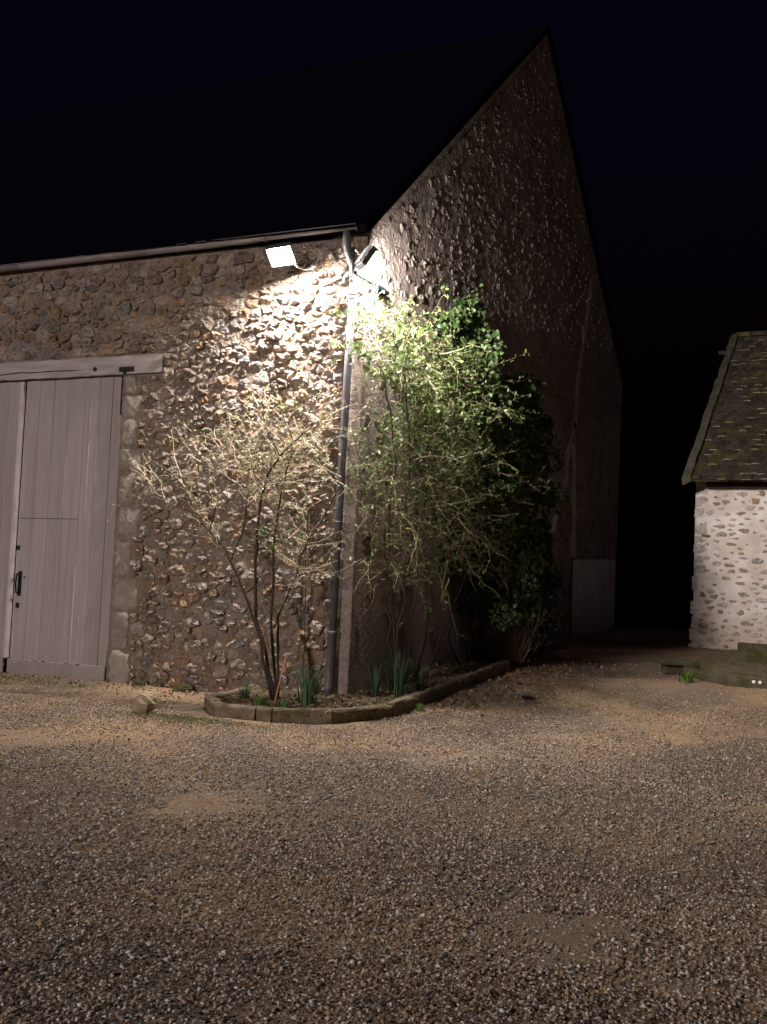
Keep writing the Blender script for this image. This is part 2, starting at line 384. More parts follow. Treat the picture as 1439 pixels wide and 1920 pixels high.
# ------------------------------------------------------------------ barn
barn = tag(empty('stone_barn'), 'large stone barn with tall gable and grey plank double door', 'barn')
wl = MB()
wl.box((-3.97, 0, -.3), (-.5, .5, 6.4)); wl.box((-14, 0, 4.63), (-3.97, .5, 6.4)); wl.box((-14, 0, -.3), (-7.95, .5, 4.63))
front = wl.build('rubble_wall', M_mortar, barn)
frontmap = lambda x, z, o: (x, -o, z)
def rough_face(name, u0, u1, v0, v1, mp3, keep, base, amp, matl, parent, st=.045):
    nu, nv = int((u1-u0)/st), int((v1-v0)/st); U, Vv = np.meshgrid(np.linspace(u0, u1, nu), np.linspace(v0, v1, nv)); P = []
    for v_, u_ in zip(Vv.ravel(), U.ravel()):
        q = Vector((u_, v_, 3.3)); P.append(mp3(u_, v_, base+amp*(mnoise.noise(q*4.3)*.9+mnoise.noise(q*11)*.7+mnoise.noise(q*23)*.4)))
    ii_ = (np.arange(nv-1)[:, None]*nu+np.arange(nu-1)[None, :]).ravel(); Q = np.stack([ii_, ii_+1, ii_+1+nu, ii_+nu], -1)
    uc = U.ravel()[Q].mean(1); vc = Vv.ravel()[Q].mean(1); Q = Q[[keep(a_, b_) for a_, b_ in zip(uc, vc)]]
    return fastobj(name, np.array([tuple(p_) for p_ in P]), Q, matl, parent, smooth=True)
rough_face('mortar_face', -10.6, -.0, -.2, 6.38, frontmap, lambda x, z: not (-7.96 < x < -3.975 and z < 4.64) and not (x > -.24 and z < 4.7), .012, .016, M_mortar, front)
jl = []
z = -.1; k = 0
for h, wd in ((.62,.42),(.56,.36),(.50,.50),(.62,.34),(.44,.46),(.52,.33),(.36,.40),(.44,.30),(.36,.36),(.30,.24)):
    jl.append((-3.965, -3.965+wd, z, z+h)); z += h
z_j = z
excl = [(-7.95, -3.97, -1, 4.63), (-8.4, -3.24, 4.60, 4.935), (-.27, .3, -1, 4.75)]+jl
cells = power_cells(-10.5, 0, -.08, 6.34, .205, .135, 11, excl)
place_stones(cells, front, frontmap, M_stone, 3, (.022,.066), 300, gap=.003, rough=1.0, flat=True)
r = random.Random(5)
for a, b, c, d in jl:
    poly = [(a,c),(b,c),(b,d),(a,d)]
    q = []
    for i in range(4):
        p0, p1 = poly[i], poly[(i+1) % 4]
        q += [p0, ((p0[0]+p1[0])/2+r.uniform(-.01,.01), (p0[1]+p1[1])/2+r.uniform(-.01,.01))]
    (cx, cz), V, F = stone_geo(q, r, .034, .004, n=18, rough=.9)
    o0 = Vector(frontmap(cx, cz, 0)); _k = r.uniform(.85,1.1); col = [x*_k for x in (.30,.25,.21)]
    o = mkobj('jamb_stone', [Vector(frontmap(cx+a_, cz+b_, c_))-o0 for a_, b_, c_ in V], F, M_jamb, front, True, [col]*len(V)); o.location = o0
# smooth rendered corner strip below the rubble
cs = MB()
zs = np.linspace(-.25, 4.76, 40)
for i in range(39):
    e0, e1 = (r.uniform(-.008,.008) for _ in range(2))
    z0, z1 = zs[i], zs[i+1]
    cs.v += []
V = []; F = []
for i, zz in enumerate(zs):
    xl = -.285+r.uniform(-.03,.03); o = .035+r.uniform(-.006,.006); xr = .008+r.uniform(-.005,.005)
    V += [(xl, .01, zz), (xl+.02, -o, zz), (xr-.012, -o, zz), (xr, -o+.012, zz), (xr, .03+r.uniform(-.01,.01), zz)]
    if i:
        for k in range(4): F.append(((i-1)*5+k, (i-1)*5+k+1, i*5+k+1, i*5+k))
F += [(4,3,2,1,0), tuple((len(zs)-1)*5+k for k in range(5))]
cs = mkobj('corner_render', V, F, M_render, barn, False)

# gable wall
GY = [(0, 6.42), (7.82, 12.98), (15.4, 7.22)]
V = []; 
prof = [(0,-.3),(15.22,-.3),(15.4,7.22),(7.82,12.98),(0,6.42)]
gw = MB(); n = len(prof)
gw.add([(0,y,z) for y,z in prof]+[(-.5,y,z) for y,z in prof], [tuple(range(n)), tuple(range(2*n-1, n-1, -1))]+[(k, n+k, n+(k+1)%n, (k+1)%n) for k in range(n)])
gable = gw.build('gable_wall', M_gable, barn)
def ztop(y): return 6.3+.836*y if y < 7.82 else 12.9-.76*(y-7.82)
gmap = lambda y, z, o: (o, y, z)
gc = power_cells(.0, 15.2, 4.75, 13, .17, .115, 21, inside=lambda y, z: z < ztop(y)-.12 and z > 4.9+.0*y)
gc = [c for c in gc if all(p[1] < ztop(p[0]) for p in c)]
GTC = [(.30,.245,.21),(.26,.21,.175),(.22,.175,.145),(.29,.24,.205),(.33,.275,.235)]
rough_face('mortar_face', 0, 15.3, 4.6, 12.9, gmap, lambda y, z: z < ztop(y)-.03 and z < 12.7, .014, .014, M_gable, gable, .07)
place_stones(gc, gable, gmap, M_gstone, 8, (.006,.030), 300, gap=.006, cols=GTC, prob=.85, rough=1.0, flat=True, key=lambda c, A: A/(1+sum(p[0] for p in c)/len(c)*.35))
gc2 = power_cells(.1, 14.5, .9, 5.0, .30, .2, 22)
gc2 = [c for c in gc2 if max(p[1] for p in c) < 4.9]
pm = MB(); r2 = random.Random(9)
for c in gc2:
    if r2.random() > .22: continue
    _q = r2.uniform(.6,.9); (cx, cz), V, F = stone_geo(c, r2, r2.uniform(.004,.014), .03)
    pm.add([gmap(cx+a, cz+b, q) for a, b, q in V], F, [x*_q for x in (.25,.19,.145)])
tag(pm.build('plastered_stones', M_gstone, gable, True), kind='stuff')
def strip(pts, w, seed):
    rr = random.Random(seed); V = []; F = []
    P = []
    for i in range(len(pts)-1):
        for k in range(5):
            t = k/5; P.append((pts[i][0]*(1-t)+pts[i+1][0]*t, pts[i][1]*(1-t)+pts[i+1][1]*t))
    P.append(pts[-1])
    for i, (y, z) in enumerate(P):
        ww = w*rr.uniform(.6, 1.3); y += rr.uniform(-.05,.05)
        V += [(.001, y-ww, z), (.022, y-ww*.6, z), (.022, y+ww*.6, z), (.001, y+ww, z)]
        if i:
            for k in range(3): F.append(((i-1)*4+k, (i-1)*4+k+1, i*4+k+1, i*4+k))
    return V, F
for pts in ([(11.9,9.0),(11.55,7.9),(10.95,6.4),(10.8,5.0),(11.0,3.6),(11.1,2.45)], [(10.75,5.5),(10.35,4.7),(10.3,4.1),(9.65,3.4),(9.3,2.9)]):
    V, F = strip(pts, .19, len(pts)); mkobj('crack_repair', V, F, M_patch, gable, True)

# barn roof
rf = MB()
def slope(y0, z0, y1, z1, x0, x1, th=.11):
    d = Vector((0, y1-y0, z1-z0)).normalized(); nrm = Vector((0, -d.z, d.y)) if y1 > y0 else Vector((0, d.z, -d.y))
    if nrm.z < 0: nrm = -nrm
    a = Vector((0, y0, z0)); b = Vector((0, y1, z1))
    P = [Vector((x, *(q.yz)))+nrm*o for x in (x0, x1) for q in (a, b) for o in (0, th)]
    rf.add(P, [(0,1,3,2),(4,6,7,5),(0,4,5,1),(2,3,7,6),(1,5,7,3),(0,2,6,4)])
slope(-.13, 6.40, 7.82, 13.05, -14, .05); slope(15.62, 7.12, 7.82, 13.05, -14, .05)
roof = rf.build('roof', M_barnroof, barn)
tm = MB(); tm.box((-.08, -.02, -.007), (.08, .26, .007)); tmesh = mkmesh('tile', tm.v, tm.f, M_barnroof)
ang = math.atan2(6.65, 7.95)
for row in range(2):
    for k in range(46):
        o = link(bpy.data.objects.new('tile', tmesh), roof)
        d = row*.12
        o.location = (-.04-.17*k-(.085 if row else 0), -.20+math.cos(ang)*d, 6.478+math.sin(ang)*d+.012*row+r.uniform(-.004,.004)); o.rotation_euler = (ang-.06+r.uniform(-.03,.03), 0, r.uniform(-.03,.03))

# lintel and doors
lm = MB(); nl = 44; V = []; F = []
for i in range(nl+1):
    x = -8.4+(8.4-3.255)*i/nl; j = lambda s: r.uniform(-s, s)
    f = .055
    V += [(x, .3, 4.625), (x, -f+j(.004), 4.63+j(.006)), (x, -f-.006+j(.004), 4.74+j(.004)), (x, -f+j(.004), 4.905+j(.008)), (x, .3, 4.92)]
    if i:
        for k in range(5): F.append(((i-1)*5+k, (i-1)*5+(k+1)%5, i*5+(k+1)%5, i*5+k))
F += [(0,1,2,3,4), tuple(nl*5+k for k in (4,3,2,1,0))]
lint = mkobj('lintel', V, F, M_wood, barn)
# split in the beam, dark bolt head, iron strap
cr = MB(); P = [(-8.3,4.69)]; 
for x, z in ((-7.2,4.70),(-6.46,4.705),(-5.95,4.735),(-5.8,4.722),(-5.3,4.73),(-5.0,4.722),(-4.55,4.728)): P.append((x, z))
cr.tube([(x, -.059, z) for x, z in P], [.008]*(len(P)-1)+[.004], 5); cr.build('split', M_iron, lint)
bt = MB(); bt.tube([(-4.49,-.04,4.724),(-4.49,-.068,4.724)], .034, 10); bt.build('bolt', M_iron, lint)
hs = MB(); hs.box((-4.03,-.078,4.665), (-3.755,-.057,4.735)); hs.box((-3.95,-.082,4.63),(-3.90,-.06,4.665)); bevel(hs.build('iron_strap', M_iron, lint), .006, 1)

def leaf_door(name, x0, x1, mirror=False):
    d = link(bpy.data.objects.new(name, mkmesh(name, [(x0,.10,-.02),(x1-.06,.10,-.02),(x1-.06,.10,4.62),(x0,.10,4.62),(x0,.075,-.02),(x1-.06,.075,-.02),(x1-.06,.075,4.62),(x0,.075,4.62)],
        [(0,1,2,3),(7,6,5,4),(0,4,5,1),(2,6,7,3),(1,5,6,2),(3,7,4,0)], M_door)), barn)
    return d
DOORY = .035
def planks(door, edges, zr, label=None):
    for i in range(len(edges)-1):
        for (z0, z1) in zr(edges[i], edges[i+1]):
            mb = MB(); g_ = .0012; a, b = edges[i]+g_, edges[i+1]-g_; o = r.uniform(-.003,.003)
            mb.box((a, DOORY+o, z0), (b, .074, z1)); bevel(mb.build('plank', M_door, door), .002, 1)
right = leaf_door('door_leaf', -5.93, -3.965)
ed = [-5.90,-5.62,-5.33,-5.03,-4.72,-4.45,-4.20]
planks(right, ed[:5], lambda a, b: [(.25, 2.442), (2.450, 4.615)])
planks(right, ed[4:], lambda a, b: [(.25, 4.615)])
mb = MB(); mb.box((-4.197, DOORY, .50), (-3.968, .074, 4.02)); mb.box((-4.197, DOORY, 4.02), (-4.03, .074, 4.615)); mb.box((-4.197, DOORY, .25), (-4.02, .074, .50))
bevel(mb.build('plank', M_door, right), .004, 1)
mb = MB(); mb.box((-5.905, -.012, -.045), (-4.02, DOORY-.002, .262)); bevel(mb.build('bottom_rail', M_door, right), .006, 1)
mb = MB(); mb.box((-5.985, -.02, .27), (-5.905, DOORY-.001, 4.60)); bevel(tag(mb.build('cover_strip', M_peel, right), 'pale cover strip where the two door leaves meet'), .014, 3)
pe = MB()   # paint worn off the edges
def wear(x, z0, z1, w):
    P = []; zz = z0
    while zz < z1:
        P.append((x+r.uniform(-.003,.003), DOORY-.004, zz)); zz += .12
    P.append((x, DOORY-.004, z1)); pe.tube(P, [w*r.uniform(.4,1.2) for _ in P], 5)
wear(-4.722, .28, 1.75, .007); wear(-4.60, 2.5, 4.55, .005); wear(-4.60, .28, 1.0, .005); wear(-4.45, 3.0, 3.7, .003); wear(-5.03, 2.6, 3.4, .003)
for k in range(16):
    x = r.uniform(-5.6,-4.05); pe.box((x, -.018, .257), (x+r.uniform(.03,.16), -.010, .263+r.uniform(.0,.008)))
pe.build('bare_edge', M_peel, right)
hd = MB(); hd.tube([(-5.79,.035,1.60),(-5.80,-.03,1.57),(-5.80,-.045,1.42),(-5.795,-.03,1.29),(-5.785,.035,1.26)], .014, 8); hd.box((-5.815,.018,1.24),(-5.755,.0345,1.62)); hd.build('handle', M_iron, right)
for x, z0, s in ((-5.855, 1.985, .03), (-5.805, 1.09, .034)):
    kb = MB(); kb.box((x-s, .020, z0-s*1.2), (x+s, .0345, z0+s*1.2)); bevel(kb.build('keyhole_plate', M_iron, right), .008, 2)
kb = MB(); kb.tube([(-5.70,.034,1.53),(-5.70,.022,1.53)], .013, 8); kb.build('bolt_head', M_iron, right)
hb = MB(); hb.box((-4.026,.0,4.03),(-3.966,.03,4.60)); hb.build('gap_shade_bar', M_iron, right)  # black bars put in for the shadow in the notches beside the jamb
hb = MB(); hb.box((-4.016,.01,-.05),(-3.968,.03,.49)); hb.build('gap_shade_bar', M_iron, right)
left = leaf_door('door_leaf', -7.93, -5.985)
planks(left, [-7.92,-7.65,-7.36,-7.08,-6.80,-6.52,-6.25,-5.99], lambda a, b: [(.25, 4.615)])
mb = MB(); mb.box((-7.92, -.012, .02), (-5.99, DOORY-.002, .262)); bevel(mb.build('bottom_rail', M_door, left), .006, 1)

# gutter and downpipe
def gutter(x0, x1, z0, z1):
    V = []; F = []; n = 12
    pr = [(-.115+.075*math.cos(PI+PI*k/n), .078*math.sin(PI+PI*k/n)) for k in range(n+1)]
    pr = [(-.115-.088, .008), (-.115-.088, -.006)]+pr
    for i in range(2):
        x = (x0, x1)[i]; zz = (z0, z1)[i]
        V += [(x, y, zz+q) for y, q in pr]
    m_ = len(pr)
    for k in range(m_-1): F.append((k, k+1, m_+k+1, m_+k))
    return V, F
zg = lambda x: 6.475+.008*(x+3)
gut = empty('tmp')
bpy.data.objects.remove(gut)
xs = [-14,-9.2,-6.05,-3.6,-1.55,-.10]
V, F = gutter(xs[0], xs[1], zg(xs[0]), zg(xs[1])); gut = mkobj('gutter', V, F, M_gutter, barn, True)
for i in range(1, 5):
    V, F = gutter(xs[i]+.0, xs[i+1], zg(xs[i]), zg(xs[i+1])); mkobj('gutter_length', V, F, M_gutter, gut, True)
for x in xs[1:]:
    mbb = MB(); P = [(x, -.115+.081*math.cos(PI+PI*k/12), zg(x)+.083*math.sin(PI+PI*k/12)) for k in range(13)]
    mbb.tube(P, .006, 5); mbb.build('gutter_joint', M_gutter, gut)
for i in range(len(gut.children)): pass
for o in [gut]+list(gut.children):
    if 'joint' not in o.name:
        sd = o.modifiers.new('solid', 'SOLIDIFY'); sd.thickness = .004
ec = MB(); n_ = 12; ec.add([(-.102, -.115+.074*math.cos(PI+PI*k/n_), zg(-.1)+.076*math.sin(PI+PI*k/n_)) for k in range(n_+1)], [tuple(range(n_+1))]); ec.build('end_cap', M_zinc, gut)
pp = MB(); 
pp.tube([(-.268,-.115,6.43),(-.266,-.115,6.33),(-.258,-.115,6.24),(-.235,-.113,6.15),(-.185,-.112,6.03),(-.150,-.112,5.95),(-.138,-.112,5.86),(-.138,-.112,5.70)], .056, 16)
pp.tube([(-.138,-.112,5.72),(-.165,-.112,4.4),(-.196,-.112,2.7),(-.218,-.112,.97)], .052, 16)
pipe = pp.build('downpipe', M_zinc, barn, True)
for p, rr_ in (((-.160,6.005),.0585),((-.139,5.75),.058),((-.142,5.55),.061),((-.145,5.49),.060),((-.180,3.6),.057),((-.2,2.45),.058)):
    c = MB(); c.tube([(p[0],-.112,p[1]-.012),(p[0],-.112,p[1]-.012),(p[0],-.112,p[1]+.012),(p[0],-.112,p[1]+.012)], [rr_-.004,rr_,rr_,rr_-.004], 16); c.build('collar', M_zinc, pipe, True)
bo = MB(); bo.tube([(-.219,-.114,1.0),(-.219,-.114,.965),(-.22,-.114,.93),(-.222,-.118,.5),(-.222,-.13,.25),(-.222,-.17,.12)], [.066,.07,.061,.064,.064,.066], 16); bo.build('cast_iron_boot', M_cast, pipe, True)

# ------------------------------------------------------------------ shed
shed = tag(empty('stone_shed', (2.74, 10.3, .6)), 'pale mortared stone outbuilding with mossy tiled roof beside the dark passage', 'shed')
SH = Vector((2.74, 10.3, .6))
def loc(o): o.location = -SH; return o
prof = [(10.3,.2),(22.5,.2),(22.5,4.25),(16.4,8.42),(10.3,4.25)]
V = []; F = []
# front wall with an uneven left edge
sw = MB(); sw.box((2.77,10.3,.2),(9,10.7,4.28))
swall = loc(sw.build('front_wall', M_shedm, shed))
n = len(prof); sg = MB(); sg.add([(2.77,y,z) for y,z in [(10.7,.2)]+prof[1:4]+[(10.7,4.5)]]+[(3.15,y,z) for y,z in [(10.7,.2)]+prof[1:4]+[(10.7,4.5)]],
    [(4,3,2,1,0),(5,6,7,8,9)]+[(k,(k+1)%5,5+(k+1)%5,5+k) for k in range(5)])
loc(sg.build('side_wall', M_shedm, shed))
smap = lambda x, z, o: (x, 10.3-o, z)
sc = power_cells(2.86, 5.6, .45, 4.05, .215, .13, 31)
SC = [(.56,.46,.38),(.48,.34,.23),(.50,.42,.36),(.64,.57,.51),(.40,.31,.24),(.60,.52,.45),(.52,.40,.29),(.70,.63,.57)]
rs = random.Random(14); scc = []
for c in sc:
    cx = sum(p[0] for p in c)/len(c); cz = sum(p[1] for p in c)/len(c)
    k = rs.uniform(.35, .95) if cz > 1.4 else rs.uniform(.6, 1.0); kz = k*rs.uniform(.6, 1)
    if rs.random() < .86: scc.append([(cx+(x-cx)*k, cz+(z-cz)*kz) for x, z in c])
place_stones(scc, swall, smap, M_stone, 16, (.016,.05), 300, gap=.002, cols=SC, rough=.9, flat=True)
rough_face('mortar_face', 2.80, 6.5, .3, 4.2, smap, lambda x, z: True, .012, .016, M_shedm, swall, .05)
wp = MB(); wp.box((3.0,10.12,3.93),(9,10.30,4.22)); loc(bevel(wp.build('dark_plate', M_eaveshade, shed), .02, 2))  # added dark board stands in for the eaves' shadow on the wall
zc = .45; k = 0
while zc < 4.15:     # corner stones that make the edge uneven
    h = rs.uniform(.16,.36); wd = rs.uniform(.12,.3)
    a = 2.77-rs.uniform(.0,.045)-(.05 if zc < 1.5 else 0); q = [(a,zc),(a+wd*.5,zc),(a+wd,zc),(a+wd,zc+h),(a+wd*.5,zc+h),(a,zc+h)]
    (cx, cz), V, F = stone_geo(q, rs, rs.uniform(.01,.025), .008, n=14)
    V = [(a_, b_, c_ if i >= 14 else -.2) for i, (a_, b_, c_) in enumerate(V)]
    o0 = Vector(smap(cx, cz, 0)); _k = rs.uniform(.85,1.05); col = [x*_k for x in (.78,.70,.64)]
    o = mkobj('corner_stone', [Vector(smap(cx+a_, cz+b_, c_))-o0 for a_, b_, c_ in V], F, M_stone, swall, True, [col]*len(V)); o.location = o0
    zc += h
# roof
e0 = Vector((0, 9.72, 4.06)); e1 = Vector((0, 16.4, 8.52)); sd = (e1-e0).normalized(); sn = Vector((0, -sd.z, sd.y)); SL = (e1-e0).length
rb = MB()
P = [Vector((x, q.y, q.z))+sn*o for x in (2.66, 9.3) for q in (e0, e1) for o in (-.05, 0)]
rb.add(P, [(0,1,3,2),(4,6,7,5),(0,4,5,1),(2,3,7,6),(1,5,7,3),(0,2,6,4)])
b1 = Vector((0, 22.8, 4.1)); P = [Vector((x, q.y, q.z+o)) for x in (2.66, 9.3) for q in (e1, b1) for o in (-.05, .0)]
rb.add(P, [(0,1,3,2),(4,6,7,5),(0,4,5,1),(2,3,7,6),(1,5,7,3),(0,2,6,4)])
sroof = loc(rb.build('roof', M_tiles, shed))
ti = MB(); V = []
for k, (yy, zz) in enumerate(((0,0),(.34,0))):
    V += [(-.08,yy,zz),(0,yy,zz+.006),(.08,yy,zz)]
V += [(x,y,z+.016) for x,y,z in V]
ti.add(V, [(6,7,10,9),(7,8,11,10),(0,3,4,1),(1,4,5,2),(0,1,7,6),(1,2,8,7),(0,6,9,3),(2,5,11,8),(3,9,10,4),(4,10,11,5)])
tmesh2 = mkmesh('tile', ti.v, ti.f, M_tile)
V3 = [(x, y-(.012 if i % 6 < 3 else 0), z+(.010 if i >= 6 else 0)) for i, (x, y, z) in enumerate(ti.v)]
tmesh3 = mkmesh('tile', V3, ti.f, M_tile); tmesh3.materials.append(M_lichen)
for f_i in (4, 5): tmesh3.polygons[f_i].material_index = 1
sang = math.atan2(sd.z, sd.y); rows = int(SL/.225); tiles = []
for row in range(rows):
    x = 2.86+(.08 if row % 2 else 0)
    while x < 9.2:
        d = -.05+row*.225+rs.uniform(-.018,.018)
        p = e0+sd*d+sn*(.006+rs.uniform(0,.016)); tiles.append((x+rs.uniform(-.008,.008), p.y, p.z, sang-.085+rs.uniform(-.045,.03), rs.uniform(-.05,.05))); x += .168
near = sorted(tiles, key=lambda t: (0 if t[0] < 5.0 else 1, (Vector((t[0],t[1],t[2]))-Vector((6.6,-13.5,1.6))).length))
for t in near[:300]:
    o = link(bpy.data.objects.new('tile', tmesh3 if rs.random() < .24 else tmesh2), sroof); o.location = t[:3]; o.rotation_euler = (t[3], 0, t[4])
rest = MB()
for t in near[300:]:
    M4 = Matrix.Translation(t[:3]) @ Matrix.Rotation(t[4], 4, 'Z') @ Matrix.Rotation(t[3], 4, 'X')
    rest.add([M4 @ Vector(v) for v in ti.v], ti.f)
up_t = tag(rest.build('upper_tiles', M_tiles, sroof), kind='stuff'); up_t.data.materials.append(M_lichen)
for k in range(len(near)-300):
    if rs.random() < .22:
        for f_i in (4, 5): up_t.data.polygons[k*10+f_i].material_index = 1
vg = MB(); V = []; F = []; nn = 26
for i in range(nn+1):
    p = e0+sd*(-.07+(SL+.05)*i/nn); j = lambda: rs.uniform(-.014,.014)
    for a, b in ((2.60,-.10),(2.60,.055),(2.65,.085),(2.77,.08),(2.80,.0)):
        q = p+sn*(b+j()); V.append((a+j(), q.y, q.z))
    if i:
        for k in range(4): F.append(((i-1)*5+k, (i-1)*5+k+1, i*5+k+1, i*5+k))
F += [(4,3,2,1,0), tuple(nn*5+k for k in range(5))]
loc(mkobj('verge', V, F, M_verge, shed))
for i in range(18):
    x0 = 2.72+.36*i; c = MB(); P = []
    V = []; F = []
    for xx in (x0, x0+.35):
        for k in range(9):
            t = PI*k/8; V.append((xx, e1.y+.16*math.cos(t), e1.z-.05+(.14+(.012 if xx == x0 else 0))*math.sin(t)))
    for k in range(8): F.append((k, k+1, 9+k+1, 9+k))
    F += [tuple(range(9)), tuple(range(17, 8, -1))]
    c.add(V, F); c.build('ridge_tile', M_tile, sroof, True)
pu = MB(); p = e0+sd*(SL*.86); pu.box((2.42,p.y-.06,p.z-.06),(2.62,p.y+.05,p.z+.03)); loc(pu.build('purlin_end', M_verge, shed))

# ------------------------------------------------------------------ flood lamps
def floodlight(name, pos, nrm, upv, w, h, power, col, label, roll=0.0):
    root = tag(empty(name, pos), label, 'floodlight')
    n_ = Vector(nrm).normalized(); sx = Vector(upv).cross(n_).normalized(); uy = n_.cross(sx)
    if roll: sx, uy = sx*math.cos(roll)+uy*math.sin(roll), uy*math.cos(roll)-sx*math.sin(roll)
    Z0 = Vector((0,0,0)); b = MB()
    b.obox(-n_*.045, sx, uy, n_, w/2, h/2, .03)
    for k in range(7): b.obox(-n_*.095+uy*(h*.42*(k-3)/3), sx, uy, n_, w*.42, .004, .02)
    bevel(b.build('housing', M_lamp, root), .006, 1)
    fr = MB(); t = .014
    for s in (-1, 1):
        fr.obox(uy*(s*(h/2-t/2))-n_*.004, sx, uy, n_, w/2, t/2, .0105); fr.obox(sx*(s*(w/2-t/2))-n_*.004, sx, uy, n_, t/2, h/2-t, .0105)
    fr.build('frame', M_lamp, root)
    A = (w-2*t)*(h-2*t); L = MB(); hw, hh, rc = w/2-t-.001, h/2-t-.001, .05; rim = []
    for cx_, cy_, a0 in ((1,1,0),(-1,1,90),(-1,-1,180),(1,-1,270)):
        for k in range(5):
            a_ = math.radians(a0+22.5*k); rim.append(sx*(cx_*(hw-rc)+rc*math.cos(a_))+uy*(cy_*(hh-rc)+rc*math.sin(a_)))
    L.add([p_-n_*.006 for p_ in rim]+[p_-n_*.014 for p_ in rim], [tuple(range(39, 19, -1))]+[(k, k+20, 20+(k+1) % 20, (k+1) % 20) for k in range(20)])
    i0 = len(L.v); L.add([p_*.93+n_*.014 for p_ in rim]+[p_*.62+n_*.030 for p_ in rim]+[n_*.036], [(20+k, 20+(k+1) % 20, 40) for k in range(20)]+[(k, (k+1) % 20, 20+(k+1) % 20, 20+k) for k in range(20)])
    L.f += [(k, (k+1) % 20, i0+(k+1) % 20, i0+k) for k in range(20)]
    L.build('lens', emit(name+'_glow', col, power/(PI*A)), root)
    return root, n_, sx, uy
LC = (1, .93, .89)
l1, n1, s1, u1 = floodlight('floodlight', (-1.11, -.42, 6.07), (.25,-.52,-.82), (0,0,1), .35, .32, 455, LC, 'lit floodlight under the gutter left of the downpipe', .25)
br = MB(); br.tube([(.0,.42,.02),(.0,.16,.05),(0,.10,.05)], .014, 8); br.box((-.06,.40,-.05),(.06,.42,.09)); br.tube([Vector((0,.10,.05))-s1*.2,Vector((0,.10,.05))+s1*.2], .012, 8); br.build('bracket', M_lamp, l1)
cb = MB(); cb.tube([(.20,.0,-.10),(.225,.08,-.145),(.28,.18,-.165),(.33,.27,-.13),(.36,.34,-.05),(.37,.38,.03),(.37,.42,.08)], .008, 8); cb.build('cable', M_cable, l1, True)
l2, n2, s2, u2 = floodlight('floodlight', (.20, -.36, 5.93), (.60,.58,-.50), (0,0,1), .34, .28, 450, LC, 'lit floodlight on the barn corner half hidden behind the downpipe', .1)
br = MB(); br.tube([(-.02,.0,-.17),(-.05,.02,-.08),(-.07,.0,.0)], .014, 8); br.build('bracket', M_lamp, l2)
cb = MB(); cb.tube([(-.10,.02,.06),(-.16,-.02,.10),(-.22,.05,.16),(-.26,.2,.2)], .008, 8); cb.build('cable', M_cable, l2, True)
cb = MB(); cb.tube([(-.03,.24,-.16),(.0,.30,-.24),(-.02,.36,-.32),(-.08,.42,-.38),(-.13,.5,-.5)], .009, 8); cb.build('teal_wire', M_teal, l2, True)
ba = MB(); ba.box((.06,-.52,5.70),(.10,.56,5.745)); bar = tag(bevel(ba.build('support_bar', M_iron), .006, 1), 'dark metal bar fixed along the gable carrying the corner floodlight', 'bar')
bp_ = MB(); bp_.box((-.02,.30,5.66),(.058,.50,5.78)); bp_.build('dark_plate', M_iron, bar)

# ------------------------------------------------------------------ flower bed
kerb_pts = [(-1.50,-.30),(-1.36,-1.36),(-.70,-2.17),(-.10,-2.19),(.10,-2.16),(.66,-1.72),(.93,-.62),(.95,.30),(.95,1.22),(.95,2.15),(.94,3.08),(.93,4.02)]
soil = MB()
ring = [(x*.97-.02, y+.03) for x, y in kerb_pts]+[(.02,4.0),(.02,0),(-1.45,0)]
# soil as a grid clipped to the bed outline
def inpoly(x, y, P):
    c = False; j = len(P)-1
    for i in range(len(P)):
        if (P[i][1] > y) != (P[j][1] > y) and x < (P[j][0]-P[i][0])*(y-P[i][1])/(P[j][1]-P[i][1])+P[i][0]: c = not c
        j = i
    return c
idx = {}; V = []; F = []; st = .06
outl = kerb_pts+[(.93,7.6),(-.1,7.6),(-.1,.05),(-1.5,.05)]
for i in range(int(3/st)):
    for j in range(int(10/st)):
        x, y = -1.6+i*st, -2.3+j*st
        if inpoly(x+st/2, y+st/2, outl):
            f_ = []
            for a, b in ((0,0),(1,0),(1,1),(0,1)):
                kk = (i+a, j+b)
                if kk not in idx:
                    idx[kk] = len(V); yy = -2.3+(j+b)*st; V.append((-1.6+(i+a)*st, yy, tz(yy)+.095+rs.uniform(-.02,.03)))
                f_.append(idx[kk])
            F.append(tuple(f_))
tag(mkobj('bed_soil', V, F, M_soil, smooth=True), kind='structure')
kerb = tag(empty('bed_edging', (-.1,-2.1,0)), 'low mossy stone kerb curving round the flower bed at the barn corner', 'kerb'); KO = Vector((-.1,-2.1,0))
for i in range(len(kerb_pts)-1):
    a = Vector((*kerb_pts[i], 0)); b = Vector((*kerb_pts[i+1], 0)); d = (b-a).normalized(); nrm = Vector((-d.y, d.x, 0))
    V = []; F = []; ns = 6; h = .155+rs.uniform(-.01,.01)
    for k in range(ns+1):
        t = .012+(k/ns)*((b-a).length-.024); c = a+d*t; zb = tz(c.y)
        j = lambda s=.007: rs.uniform(-s, s)
        for o, zz in ((0,-.08),(0+j(),h-.025+j()),(.02+j(),h+j()),(.11+j(),h+j()),(.125,h-.02+j()),(.125,-.08)):
            p = c+nrm*o; V.append((p.x, p.y, zb+zz))
        if k:
            for q in range(5): F.append(((k-1)*6+q, (k-1)*6+q+1, k*6+q+1, k*6+q))
    F += [(5,4,3,2,1,0), tuple(ns*6+q for q in range(6))]
    o = mkobj('kerb_stone', V, F, M_kerb, kerb); o.location = -KO

